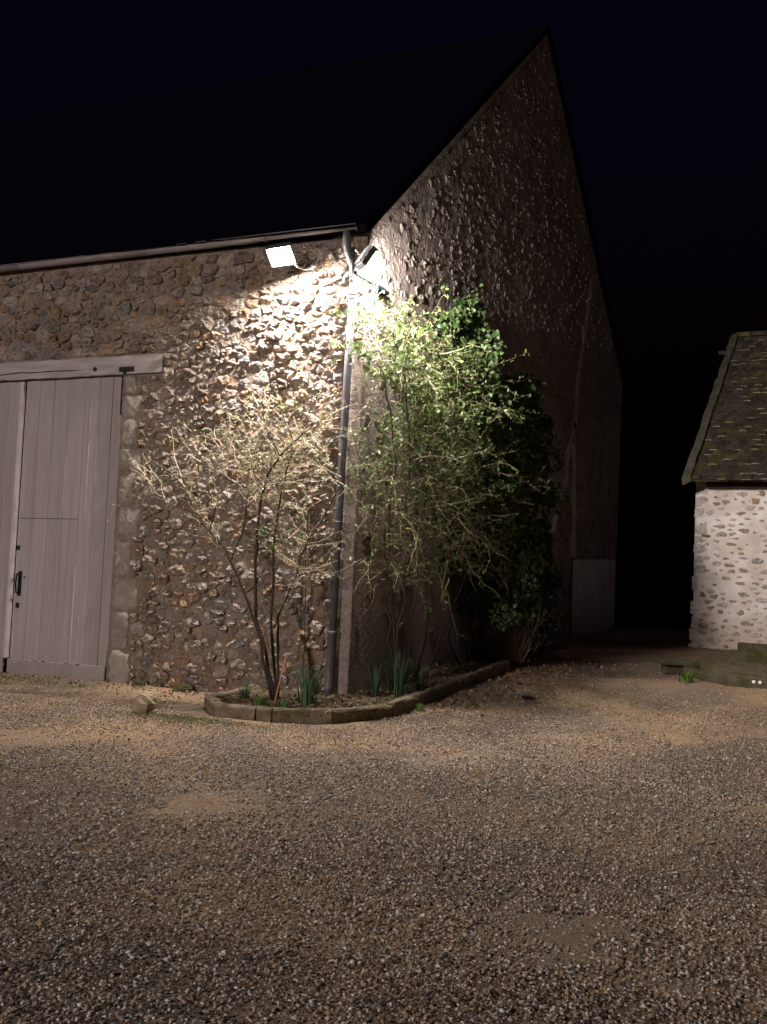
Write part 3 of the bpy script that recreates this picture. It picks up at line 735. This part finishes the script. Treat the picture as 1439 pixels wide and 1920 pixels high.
# ------------------------------------------------------------------ plants
def jit(r_, s): return Vector((r_.gauss(0,s), r_.gauss(0,s), r_.gauss(0,s)))
def twig(mb, p, d, L, r0, r_, col, n=5, droop=.0, wob=.18, sides=3):
    p = Vector(p); d = Vector(d).normalized(); P = [p.copy()]
    for k in range(n):
        d = (d+jit(r_, wob)+Vector((0,0,-droop))).normalized(); p = p+d*(L/n); P.append(p.copy())
    mb.tube(P, [r0*(1-.75*k/n) for k in range(n+1)], sides, col, cap=False); return P
def leaves(name, pts, dirs, size, cols, m_, parent, r_, wide=.5, nseed=1):
    n = len(pts); g_ = np.random.default_rng(nseed)
    P = np.array(pts); D = np.array(dirs); D /= np.linalg.norm(D, axis=1, keepdims=True)+1e-9
    Nn = g_.normal(0, 1, (n, 3)); S = np.cross(D, Nn); S /= np.linalg.norm(S, axis=1, keepdims=True)+1e-9; Nn = np.cross(S, D)
    s = g_.uniform(*size, n)[:, None]; w = s*wide*.5*g_.uniform(.75, 1.25, (n, 1))
    fold = .25*w
    V = np.stack([P, P+D*s*.35+S*w+Nn*fold, P+D*s*.75+S*w*.7+Nn*fold*.6, P+D*s-Nn*s*.1, P+D*s*.75-S*w*.7+Nn*fold*.6, P+D*s*.35-S*w+Nn*fold], 1)
    F = (np.array([(0,1,2,3),(0,3,4,5)])[None]+(np.arange(n)*6)[:, None, None]).reshape(-1, 4)
    C = np.array(cols)[g_.integers(0, len(cols), n)]*g_.uniform(.65, 1.3, (n, 1))
    return fastobj(name, V.reshape(-1, 3), F, m_, parent, col=np.repeat(C, 6, 0))
# -- leafless shrub in front of the rubble wall
r = random.Random(77)
bs = tag(empty('bare_shrub', (-.64,-.8,.15)), 'leafless arching shrub in front of the lit rubble wall', 'shrub'); BO = Vector((-.64,-.8,.15))
stems = [([(-0.61,-0.90,0.10),(-0.75,-0.90,0.66),(-0.94,-0.90,1.13),(-0.99,-0.90,1.88),(-0.98,-0.90,2.43),(-0.93,-0.90,2.77),(-0.84,-0.90,3.04),(-0.70,-0.90,3.25),(-0.50,-0.90,3.44)],.024),
 ([(-0.64,-0.75,0.10),(-0.75,-0.75,0.73),(-0.80,-0.75,1.14),(-0.81,-0.75,1.94),(-0.80,-0.75,2.22),(-0.75,-0.75,2.69),(-0.67,-0.75,3.06),(-0.60,-0.75,3.34)],.022),
 ([(-0.57,-1.00,0.10),(-0.78,-1.00,0.87),(-0.95,-1.00,1.21),(-1.22,-1.00,1.75),(-1.39,-1.00,2.02),(-1.64,-1.00,2.24),(-1.87,-1.00,2.46),(-2.05,-1.00,2.79),(-2.10,-1.00,2.94)],.021),
 ([(-0.71,-0.60,0.10),(-0.77,-0.60,1.00),(-0.76,-0.60,1.22),(-0.53,-0.60,1.71),(-0.49,-0.60,1.97),(-0.37,-0.60,2.18)],.017),
 ([(-0.46,-0.40,0.10),(-0.49,-0.40,1.15),(-0.53,-0.40,2.14),(-0.53,-0.40,2.77)],.008),
 ([(-1.34,-0.95,1.85),(-1.18,-0.90,2.32),(-1.15,-0.90,2.77),(-1.16,-0.90,3.27)],.010),
 ([(-1.64,-1.00,2.24),(-1.59,-1.00,2.50),(-1.56,-1.00,2.67),(-1.65,-1.00,2.93)],.009),
 ([(-1.83,-1.02,2.46),(-2.12,-1.05,2.59),(-2.54,-1.05,2.73),(-2.60,-1.05,2.89)],.009),
 ([(-0.53,-0.60,1.71),(-0.35,-0.60,1.74),(-0.18,-0.60,1.78)],.009),
 ([(-0.70,-0.90,3.25),(-0.89,-0.90,3.55),(-1.03,-0.90,3.97)],.010),
 ([(-0.50,-0.90,3.44),(-0.62,-0.90,3.68),(-0.73,-0.90,3.92)],.009),
 ([(-0.50,-0.88,3.44),(-0.31,-0.85,3.60),(-0.08,-0.85,3.61),(-0.11,-0.85,3.88)],.009),
 ([(-0.37,-0.60,2.18),(-0.2,-0.52,2.5),(-0.01,-0.50,2.88),(-0.28,-0.50,3.31),(-0.49,-0.50,3.45)],.009)]
tips = []
for pts, r0 in stems:
    mb = MB(); P = [Vector(p)-BO for p in pts]; Q = []
    for i in range(len(P)-1):
        for k in range(3): Q.append(P[i].lerp(P[i+1], k/3)+jit(r, .007))
    Q.append(P[-1]); n = len(Q)
    mb.tube(Q, [r0*(1-.6*k/n) for k in range(n)], 6); mb.build('stem', M_bark, bs, True)
    for k in range(n//2, n): tips.append((Q[k], (Q[min(k+1, n-1)]-Q[k-1]).normalized()))
tw = MB(); TW = [(.52,.40,.28),(.40,.28,.20),(.58,.48,.32),(.48,.45,.26),(.62,.55,.44)]
bud_p, bud_d = [], []
for k in range(330):
    if k < 235:
        p, d = r.choice(tips); p = p+jit(r, .03)
    else:   # dense arching head of twigs
        p = Vector((r.triangular(-2.45, .35, -1.0), -.45-r.random()*.75, r.gauss(3.25, .28)-.0))-BO; d = Vector((r.uniform(-1,1), r.uniform(-.4,.2), r.uniform(-.2,.6)))
    dd = (d*.6+Vector((r.gauss(-.15,.75), r.gauss(-.1,.35), r.gauss(.35,.45)))).normalized()
    P = twig(tw, p, dd, r.uniform(.25,.75), r.uniform(.0035,.0065), r, r.choice(TW), 6, r.uniform(-.04,.07), .22)
    for q in range(1, 7):
        if r.random() < .5:
            P2 = twig(tw, P[q], (P[q]-P[q-1]).normalized()+jit(r,.7), r.uniform(.07,.24), .0026, r, r.choice(TW), 3, .02, .25)
            bud_p.append(P2[-1]); bud_d.append(jit(r,1))
        if r.random() < .3: bud_p.append(P[q]); bud_d.append(jit(r,1))
tag(tw.build('twigs', M_twig, bs), kind='stuff')
BUD = [(.48,.45,.28),(.38,.42,.20),(.6,.56,.44),(.52,.42,.30),(.26,.34,.14)]
tag(leaves('buds', [tuple(p) for p in bud_p], [tuple(d) for d in bud_d], (.02,.055), BUD, M_leaf, bs, r, .6, 5), kind='stuff')
lp = []; ld = []
for c, n, s in (((-.72,-.95,2.22),26,.10),((-.86,-.95,2.20),14,.07),((-.42,-.6,2.2),10,.06),((-.6,-.8,1.3),8,.06),((-.78,-.75,3.9),10,.05),((-2.1,-.9,3.6),12,.08),((-1.0,-.9,3.2),40,.22),((-.4,-.8,3.4),30,.22)):
    for k in range(n):
        d = jit(r, 1); lp.append(tuple(Vector(c)-BO+d*s*.8)); ld.append(tuple(d+Vector((0,0,.3))))
tag(leaves('leaf_tufts', lp, ld, (.04,.085), [(.10,.19,.05),(.16,.25,.08),(.2,.27,.10)], M_leaf, bs, r, .5, 6), kind='stuff')

# -- climbing shrub with small leaves on the gable
cl = tag(empty('climbing_shrub', (.35,1.0,.25)), 'tangled pale green climbing shrub lit at the gable corner', 'shrub'); CO = Vector((.35,1.0,.25))
out_c = [(-1.05,4.60),(-.7,4.96),(-.3,5.2),(.55,5.42),(1.5,5.4),(2.45,5.05),(3.9,4.85),(4.5,4.2),(4.1,3.0),(3.0,2.1),(1.9,1.8),(-.2,1.6),(-.75,2.2),(-.85,2.95),(0,3.45),(.1,4.15),(-.4,4.4)]
mainst = [[(.25,.9,.2),(.3,1.0,1.4),(.42,.8,2.6),(.5,.55,3.6),(.55,.2,4.4),(.55,-.25,4.95)], [(.3,1.2,.2),(.35,1.3,1.6),(.5,1.2,3.0),(.55,1.1,4.1),(.55,.9,5.2)],
          [(.3,1.5,.2),(.4,1.8,1.5),(.6,2.0,2.8),(.65,2.1,3.8),(.6,2.2,4.9)], [(.35,1.9,.25),(.5,2.6,1.6),(.7,3.1,2.8),(.75,3.5,4.2)], [(.3,.7,.2),(.4,.3,1.2),(.5,-.1,2.0),(.6,-.5,2.8)],
          [(.3,1.1,.2),(.3,.55,1.6),(.35,.35,2.8),(.4,.25,3.8),(.45,-.5,4.5)]]
segs = []
for pts in mainst:
    P = [Vector(p)-CO for p in pts]; Q = []
    for i in range(len(P)-1):
        for k in range(4): Q.append(P[i].lerp(P[i+1], k/4)+jit(r, .03))
    Q.append(P[-1]); mb = MB(); n = len(Q); mb.tube(Q, [.018*(1-.6*k/n) for k in range(n)], 6); mb.build('stem', M_bark, cl, True)
tw = MB(); lp = []; ld = []; CT = [(.25,.22,.12),(.30,.26,.15),(.21,.15,.10),(.22,.22,.10),(.18,.11,.08)]; LT = [(.09,.15,.04),(.13,.19,.055),(.06,.11,.025),(.18,.22,.08),(.12,.155,.05)]
lpc = []
cnt = 0
while cnt < 850:
    y = r.uniform(-1.1, 4.6); z = r.uniform(1.5, 5.45)
    if not inpoly(y, z, out_c): continue
    # thinner towards the bottom
    if y < .7 and z > 4.75 and r.random() < .6: continue
    if y < .2 and z < 4.3 and z > 3.2 and r.random() < .7: continue
    depth = .25+.75*min(1, max(0, (5.5-z)/2.2))*min(1, .35+max(0, y+.5)/1.5)
    x = .12+r.random()*depth
    d = Vector((r.gauss(.25,.5), r.gauss(-.1,.8), r.gauss(.35,.6)))
    P = twig(tw, Vector((x,y,z))-CO, d, r.uniform(.3,.95), r.uniform(.004,.008), r, r.choice(CT), 7, r.uniform(0,.14), .24)
    cnt += 1
    low = z < 3.1+.25*math.sin(y*2)
    for q in range(1, 8):
        for _ in range(2):
            if r.random() < (.35 if low else .75):
                P2 = twig(tw, P[q], jit(r,1)+(P[q]-P[q-1]).normalized(), r.uniform(.05,.2), .0026, r, r.choice(CT), 3, .04, .3)
                for s in P2[1:]:
                    if r.random() < (.2 if low else .66): lp.append(tuple(s)); ld.append(tuple(jit(r,1)))
        if r.random() < (.3 if low else .8): lp.append(tuple(P[q])); ld.append(tuple(jit(r,1)))
tag(tw.build('twigs', M_twig, cl), kind='stuff')
tag(leaves('foliage', lp, ld, (.03,.085), LT, M_leaf, cl, r, .5, 8), kind='stuff')
# -- dark ivy behind it
iv = tag(empty('ivy', (.2,5.0,.4)), 'dense dark ivy climbing the gable right of the pale shrub', 'ivy'); IO = Vector((.2,5.0,.4))
out_i = [(2.5,5.9),(3.1,6.25),(3.65,6.1),(3.95,5.35),(6.0,5.25),(6.7,4.75),(7.1,4.0),(6.9,3.25),(7.1,2.25),(7.0,1.2),(5.6,.55),(3.8,.7),(3.0,1.4),(2.6,2.9),(2.4,4.6),(2.3,5.35)]
st_ = MB()
for k in range(9):
    y0 = 3.6+k*.36; P = [(.12+r.random()*.2, y0, tz(y0))]
    for q in range(8): P.append((.12+r.random()*.3, P[-1][1]+r.gauss(-.02,.16), P[-1][2]+.5))
    P = [p for p in P if inpoly(p[1], p[2], out_i) or p[2] < 1.5]
    mb = MB(); mb.tube([Vector(p)-IO for p in P], .014, 5); mb.build('stem', M_bark, iv, True)
lp = []; ld = []; 
blobs = []
while len(blobs) < 150:
    y = r.uniform(2.3,7.1); z = r.uniform(.5,6.25)
    if inpoly(y, z, out_i): blobs.append((y, z, r.uniform(.12,.34), .12+1.0*r.random()*min(1,(6.5-z)/2.2)*min(1,max(.15,(7.3-y)/1.3))))
for y, z, s, x in blobs:
    for k in range(int(70+300*s)):
        d = jit(r, 1).normalized(); q = Vector((x, y, z))+d*s*(.6+.4*r.random())
        if q.x < .03: q.x = .03+r.random()*.05
        lp.append(tuple(q-IO)); ld.append(tuple(Vector((.2+d.x*.5, d.y*.6+r.gauss(0,.4), -.55+r.gauss(0,.4)))))
IV = [(.075,.125,.04),(.10,.16,.055),(.12,.19,.065),(.055,.09,.03),(.17,.22,.085)]
tag(leaves('foliage', lp, ld, (.05,.11), IV, M_ivy, iv, r, .9, 9), kind='stuff')
# loose runners reaching over the wall
tw = MB(); lp = []; ld = []
for a, b, c in (((.3,3.9,5.2),(.45,5.4,5.70),(.45,6.8,6.05)),((.35,5.6,5.15),(.45,7.5,5.5),(.45,8.85,5.70)),((.35,6.2,4.1),(.45,7.4,4.35),(.45,8.2,4.42)),((.3,6.6,3.4),(.4,7.3,3.5),(.4,7.8,3.75)),((.3,6.6,4.6),(.4,7.2,4.9),(.4,7.6,4.75)),((.3,3.4,6.1),(.35,3.5,6.35),(.35,3.3,6.5)),((.3,6.7,2.2),(.4,7.3,2.4),(.4,7.8,2.3))):
    P = [Vector(a).lerp(Vector(b), k/5)+jit(r,.03) for k in range(5)]+[Vector(b).lerp(Vector(c), k/5)+jit(r,.03) for k in range(6)]
    P = [p-IO for p in P]; tw.tube(P, [.007*(1-.6*k/10) for k in range(len(P))], 4, (.26,.15,.09), cap=False)
    for p in P[2:]:
        for _ in range(3):
            if r.random() < .55: lp.append(tuple(p+jit(r,.03))); ld.append(tuple(jit(r,1)))
tag(tw.build('runners', M_twig, iv), kind='stuff')
tag(leaves('runner_leaves', lp, ld, (.05,.10), [(.14,.22,.07),(.2,.26,.10),(.09,.16,.05)], M_ivy, iv, r, .8, 10), kind='stuff')
# -- small twiggy dead bush
db = tag(empty('twiggy_bush', (.55,5.0,tz(5.0)+.08)), 'small reddish leafless bush of upright twigs under the ivy', 'shrub'); tw = MB(); DB = Vector((.85,4.45,tz(4.45)+.08)); db.location = DB
for k in range(75):
    a = r.uniform(0, 2*PI); rad = r.random()*.22; d = Vector((math.cos(a)*.5*rad*3, math.sin(a)*rad*2.4, 1))
    P = twig(tw, Vector((math.cos(a)*rad, math.sin(a)*rad, 0)), d, r.uniform(.5,1.15), r.uniform(.005,.009), r, r.choice([(.45,.28,.20),(.52,.38,.29),(.34,.20,.15)]), 6, 0, .13, 4)
    for q in range(2, 7):
        if r.random() < .6: twig(tw, P[q], (P[q]-P[q-1]).normalized()+jit(r,.45), r.uniform(.1,.3), .004, r, (.36,.27,.2), 3, 0, .15)
tag(tw.build('twigs', M_twig, db), kind='stuff')
# -- spring bulbs
def clump(pos, n, h, spread, label, cols, seed, name='bulb_leaves', cat='plant', w=.016):
    rr = random.Random(seed); root = tag(empty(name, pos), label, cat, 'leafy clumps in the flower bed' if cat == 'plant' else None); V = []; F = []; C = []
    for k in range(n):
        a = rr.uniform(0, 2*PI); b = Vector((math.cos(a), math.sin(a), 0)); base = b*spread*rr.random(); lean = rr.uniform(.05,.45); H = h*rr.uniform(.55,1.1); side = Vector((-b.y, b.x, 0))
        c = [x*rr.uniform(.7,1.3) for x in rr.choice(cols)]; i0 = len(V)
        for q in range(5):
            t = q/4; p = base+b*(lean*H*t*t)+Vector((0,0,H*t*(1-.25*lean*t))); ww = w*(1-.85*t**2)*.5
            V += [p-side*ww, p+side*ww+b*.002]; C += [c, c]
        for q in range(4): F.append((i0+2*q, i0+2*q+1, i0+2*q+3, i0+2*q+2))
    o = mkobj('blades', V, F, M_grass, root, False, C); tag(o, kind='stuff'); return root
GB = [(.07,.14,.06),(.10,.19,.08),(.05,.11,.05)]
sz = lambda y: tz(y)+.10
clump((-1.02,-.95,sz(-.95)), 26, .24, .07, 'short leafy clump at the left end of the flower bed', GB, 1)
clump((-.05,-1.05,sz(-1.05)), 60, .50, .12, 'tall green bulb leaves at the foot of the downpipe', GB, 2)
clump((.55,.35,sz(.35)), 70, .60, .16, 'widest dark clump of bulb leaves along the gable', [(.05,.10,.055),(.07,.13,.07)], 3)
clump((.35,.05,sz(.05)), 34, .52, .08, 'narrow bulb leaf clump between the downpipe and widest clump', [(.06,.11,.05),(.08,.14,.06)], 4)
clump((.72,.75,sz(.75)), 30, .40, .1, 'bulb leaves beside the kerb at the right of the bed', [(.06,.11,.05),(.08,.14,.06)], 5)
clump((-.42,-1.55,sz(-1.55)), 40, .13, .09, 'low bright green weed just left of the orange cane', [(.12,.22,.05),(.16,.26,.07)], 6, w=.03)
clump((-.02,-1.70,sz(-1.7)), 44, .12, .13, 'low green weed just right of the orange cane', [(.09,.17,.05),(.13,.2,.06)], 7, w=.025)
clump((1.05,-.05,tz(-.05)), 30, .09, .07, 'small green weed on the gravel outside the kerb corner', [(.12,.22,.05),(.15,.24,.07)], 8, 'weed', 'weed', w=.025)
clump((3.72,4.05,tz(4.05)), 46, .17, .12, 'bright green weed before the edging near the shed', [(.10,.2,.03),(.14,.25,.05)], 9, 'weed', 'weed', w=.03)
ck = MB(); ck.tube([(-.20,-1.62,.06),(-.205,-1.50,.36),(-.20,-1.36,.72)], [.011,.010,.006], 7); tag(ck.build('cane', M_cane, smooth=True), 'thin orange cane stuck upright in the flower bed', 'cane')
# moss and dead leaves on the soil
def litter(name, n, samp_, cols_, size, label, cat, seed):
    rr = random.Random(seed); P = []; D = []
    for k in range(n):
        x, y, zz = samp_(rr); P.append((x, y, zz)); D.append((rr.gauss(0,1), rr.gauss(0,1), rr.gauss(.1,.3)))
    o = leaves(name, P, D, size, cols_, M_leaf, None, rr, .7, seed); return tag(o, label, cat, kind='stuff')
BR = [(.20,.12,.06),(.28,.18,.10),(.14,.09,.05),(.34,.25,.16)]
def s_bed(rr):
    while True:
        x, y = rr.uniform(-1.5,.95), rr.uniform(-2.1,5)
        if inpoly(x, y, outl) and not (x < 0 and y > 0): return x, y, tz(y)+.12
litter('bed_litter', 1100, s_bed, BR+[(.12,.15,.05)], (.03,.08), 'dead brown leaves lying on the flower bed soil', 'dead leaves', 41)
def s_yard(rr):
    y = rr.uniform(-.2, 6.5); x = .98+abs(rr.gauss(0,.55)); return x, y, tz(y)+.015
litter('yard_litter', 520, s_yard, BR, (.03,.085), 'dead leaves blown along the kerb outside the bed', 'dead leaves', 42)
def s_wall(rr):
    x = rr.uniform(-7,-1.5); y = -abs(rr.gauss(0,.35))-.06; return x, y, tz(y)+.01
litter('wall_litter', 420, s_wall, BR+[(.12,.16,.05)], (.02,.06), 'dead leaves gathered along the foot of the barn wall', 'dead leaves', 43)
def s_open(rr):
    x = rr.uniform(-4, 7); y = -2.6-abs(rr.gauss(0,2.2)); return x, y, .012
litter('loose_leaves', 110, s_open, BR, (.025,.06), 'odd dead leaves scattered over the open gravel', 'dead leaves', 44)
# short grass and moss
def grass(name, n, samp_, h, cols_, label, seed):
    rr = random.Random(seed); V = []; F = []; C = []
    for k in range(n):
        x, y, zz = samp_(rr); a = rr.uniform(0,2*PI); H = h*rr.uniform(.4,1.2); c = [q*rr.uniform(.7,1.3) for q in rr.choice(cols_)]; i0 = len(V)
        dx, dy = math.cos(a)*.004, math.sin(a)*.004; lx, ly = rr.gauss(0,H*.5), rr.gauss(0,H*.5)
        V += [(x-dx,y-dy,zz),(x+dx,y+dy,zz),(x+lx,y+ly,zz+H)]; F.append((i0,i0+1,i0+2)); C += [c]*3
    o = mkobj(name, V, F, M_grass, None, False, C); return tag(o, label, 'grass', kind='stuff')
GC = [(.12,.15,.04),(.16,.17,.06),(.2,.18,.08),(.09,.13,.03)]
def s_g1(rr):
    a = rr.random()
    if a < .45: return rr.gauss(-.7,.55), -2.45-abs(rr.gauss(0,.32)), 0
    if a < .75: x = rr.uniform(-6.8,-3.6); return x, -.15-abs(rr.gauss(0,.35)), 0
    x, y = 3.0+rr.gauss(0,.9), 1.6+rr.gauss(0,.7); return x, y, tz(y)
grass('yard_grass', 5200, s_g1, .035, GC, 'thin short grass growing through the gravel', 51)
bank = MB(); V = []; F = []
bx = np.linspace(0, 1, 26); 
BP0 = [(3.50,4.95),(4.25,4.05),(4.98,3.90),(7.5,3.7)]; 
def edge_at(x): return float(np.interp(x, [p[0] for p in BP0], [p[1] for p in BP0]))
nx_, ny_ = 40, 36; xs_ = np.linspace(3.25, 7.5, nx_)
for i, x in enumerate(xs_):
    y0 = edge_at(x)+.05 if x > 3.5 else 4.95+(3.5-x)*2.5
    for j in range(ny_):
        y = y0+(10.25-y0)*j/(ny_-1); zz = max(tz(y)+.03, tz(edge_at(max(x,3.5)))+.095) + rs.uniform(-.012,.02)
        tb = min(1, max(0, (x-3.25)/.9)); zz = (tz(y)-.03)*(1-tb)+zz*tb+(rs.uniform(0,.03) if tb < 1 else 0)
        V.append((x, y, zz))
for i in range(nx_-1):
    for j in range(ny_-1): F.append((i*ny_+j, (i+1)*ny_+j, (i+1)*ny_+j+1, i*ny_+j+1))
M_bank = mat('bank_earth', (.22,.16,.10), .95, var=.4, vscale=12, bump=.9, bscale=30, bdist=.03, col2=(.10,.09,.04), c2scale=3.5, c2lo=.5, c2hi=.68)
tag(mkobj('grass_bank', V, F, M_bank, smooth=True), kind='structure')
def s_g2(rr):
    while True:
        x = rr.uniform(3.4,6.2); y = rr.uniform(3.9,10.2)
        if y > edge_at(x)+.05: return x, y, max(tz(y)+.03, tz(edge_at(max(x,3.5)))+.095)
grass('bank_grass', 1800, s_g2, .08, [(.07,.12,.03),(.10,.15,.04),(.16,.16,.07),(.06,.1,.03)], 'short grass on the bank before the shed', 52)
edg = tag(empty('bank_edging', (4.25,4.05,tz(4.05))), 'dark timber edging along the grass bank before the shed', 'edging'); EO = edg.location.copy()
for i in range(3):
    a = Vector((*BP0[i], 0)); b = Vector((*BP0[i+1], 0)); d = (b-a).normalized(); nr = Vector((-d.y, d.x, 0)); V = []; F = []; ns = 8
    for k in range(ns+1):
        c = a.lerp(b, .004+.992*k/ns); zb = tz(c.y); j = lambda s=.008: rs.uniform(-s, s)
        for o, zz in ((0,-.06),(j(),.10+j()),(.025,.125+j()),(.10,.125+j()),(.11,-.06)):
            p = c+nr*o-EO; V.append((p.x, p.y, zb+zz-EO.z))
        if k:
            for q in range(4): F.append(((k-1)*5+q, (k-1)*5+q+1, k*5+q+1, k*5+q))
    F += [(4,3,2,1,0), tuple(ns*5+q for q in range(5))]
    mkobj('timber', V, F, M_moss, edg)
for x in (4.70, 4.79):
    y = edge_at(x); wd = MB(); wd.tube([(x,y-.006,tz(y)+.09),(x,y-.022,tz(y)+.09)], .024, 12); o = wd.build('white_disc', M_white, edg); o.location = -EO
# low slab on a block, trough by the shed
sb = tag(empty('stone_slab', (3.3,5.25,tz(5.25))), 'low mossy stone slab on a block at the passage entrance', 'slab')
b = MB(); b.obox((0,.15,.17), Vector((.9,.42,0)), Vector((-.42,.9,0)), Vector((0,0,1)), .30, .42, .035); bevel(b.build('slab', M_moss, sb), .015, 2)
b = MB(); b.obox((-.02,.0,.065), Vector((.9,.42,0)), Vector((-.42,.9,0)), Vector((0,0,1)), .15, .16, .069); bevel(b.build('block', M_moss, sb), .012, 2)
tr = tag(empty('stone_trough', (4.36,7.9,tz(7.9))), 'long dark mossy stone trough at the foot of the shed wall', 'trough')
b = MB()
for a0, a1 in (((-.36,-.28,0),(1.2,-.20,.34)),((-.36,.22,0),(1.2,.30,.34)),((-.36,-.20,0),(-.27,.22,.34)),((1.11,-.20,0),(1.2,.22,.34)),((-.27,-.20,0),(1.11,.22,.08))): b.box(a0, a1)
b.build('basin', M_moss, tr)
# loose rocks
def rock(pos, sx, sy, sz_, seed, label, m_=M_rock, name='rock'):
    rr = random.Random(seed); V = []; F = []; nu, nv = 9, 7
    for j in range(1, nv):
        for i in range(nu):
            t = PI*j/nv; a = 2*PI*i/nu; q = Vector((math.sin(t)*math.cos(a), math.sin(t)*math.sin(a), math.cos(t))); k = 1+.45*mnoise.noise(q*1.6+Vector((seed*3.1,0,0)))+.2*mnoise.noise(q*4+Vector((seed,5,0)))
            V.append((sx*q.x*k+.25*sx*q.z, sy*q.y*k, sz_*(q.z*k*.55+.42)))
    V += [(0,0,sz_*.95),(0,0,-.02)]
    for j in range(nv-2):
        for i in range(nu): F.append((j*nu+i, (j+1)*nu+i, (j+1)*nu+(i+1)%nu, j*nu+(i+1)%nu))
    for i in range(nu): F.append((len(V)-2, i, (i+1)%nu)); F.append((len(V)-1, (nv-2)*nu+(i+1)%nu, (nv-2)*nu+i))
    o = mkobj(name, V, F, m_, None, False); o.location = pos; return tag(o, label, 'rock')
rock((-1.48,-2.45,0), .14, .13, .23, 11, 'squat tan rock on the gravel left of the flower bed')
rock((-3.3,-.15,0), .12, .09, .13, 4, 'dark stone against the wall foot beside the door jamb', M_moss)
rock((-2.55,-.14,0), .15, .09, .12, 6, 'dark stone at the wall foot nearest the flower bed', M_moss)
rock((2.05,1.35,tz(1.35)), .10, .06, .05, 8, 'flat dark stone on the gravel right of the bed', M_iron)
# corrugated sheet in the passage
sh = MB(); V = []; F = []; ny_ = 60
for i in range(ny_+1):
    y = 10.95+4.1*i/ny_; o = .035+.018*math.sin(i*PI/1.5)
    V += [(o, y, tz(y)-.05), (o, y, 2.38+.04*(y-11)+(.03 if i % 3 == 0 else 0)), (o-.012, y, tz(y)-.05), (o-.012, y, 2.38+.04*(y-11)+(.03 if i % 3 == 0 else 0))]
    if i:
        a = (i-1)*4; F += [(a,a+4,a+5,a+1),(a+2,a+3,a+7,a+6),(a+1,a+5,a+7,a+3)]
tag(mkobj('corrugated_sheet', V, F, M_sheet), 'pale corrugated sheet against the far end of the gable', 'metal sheet')
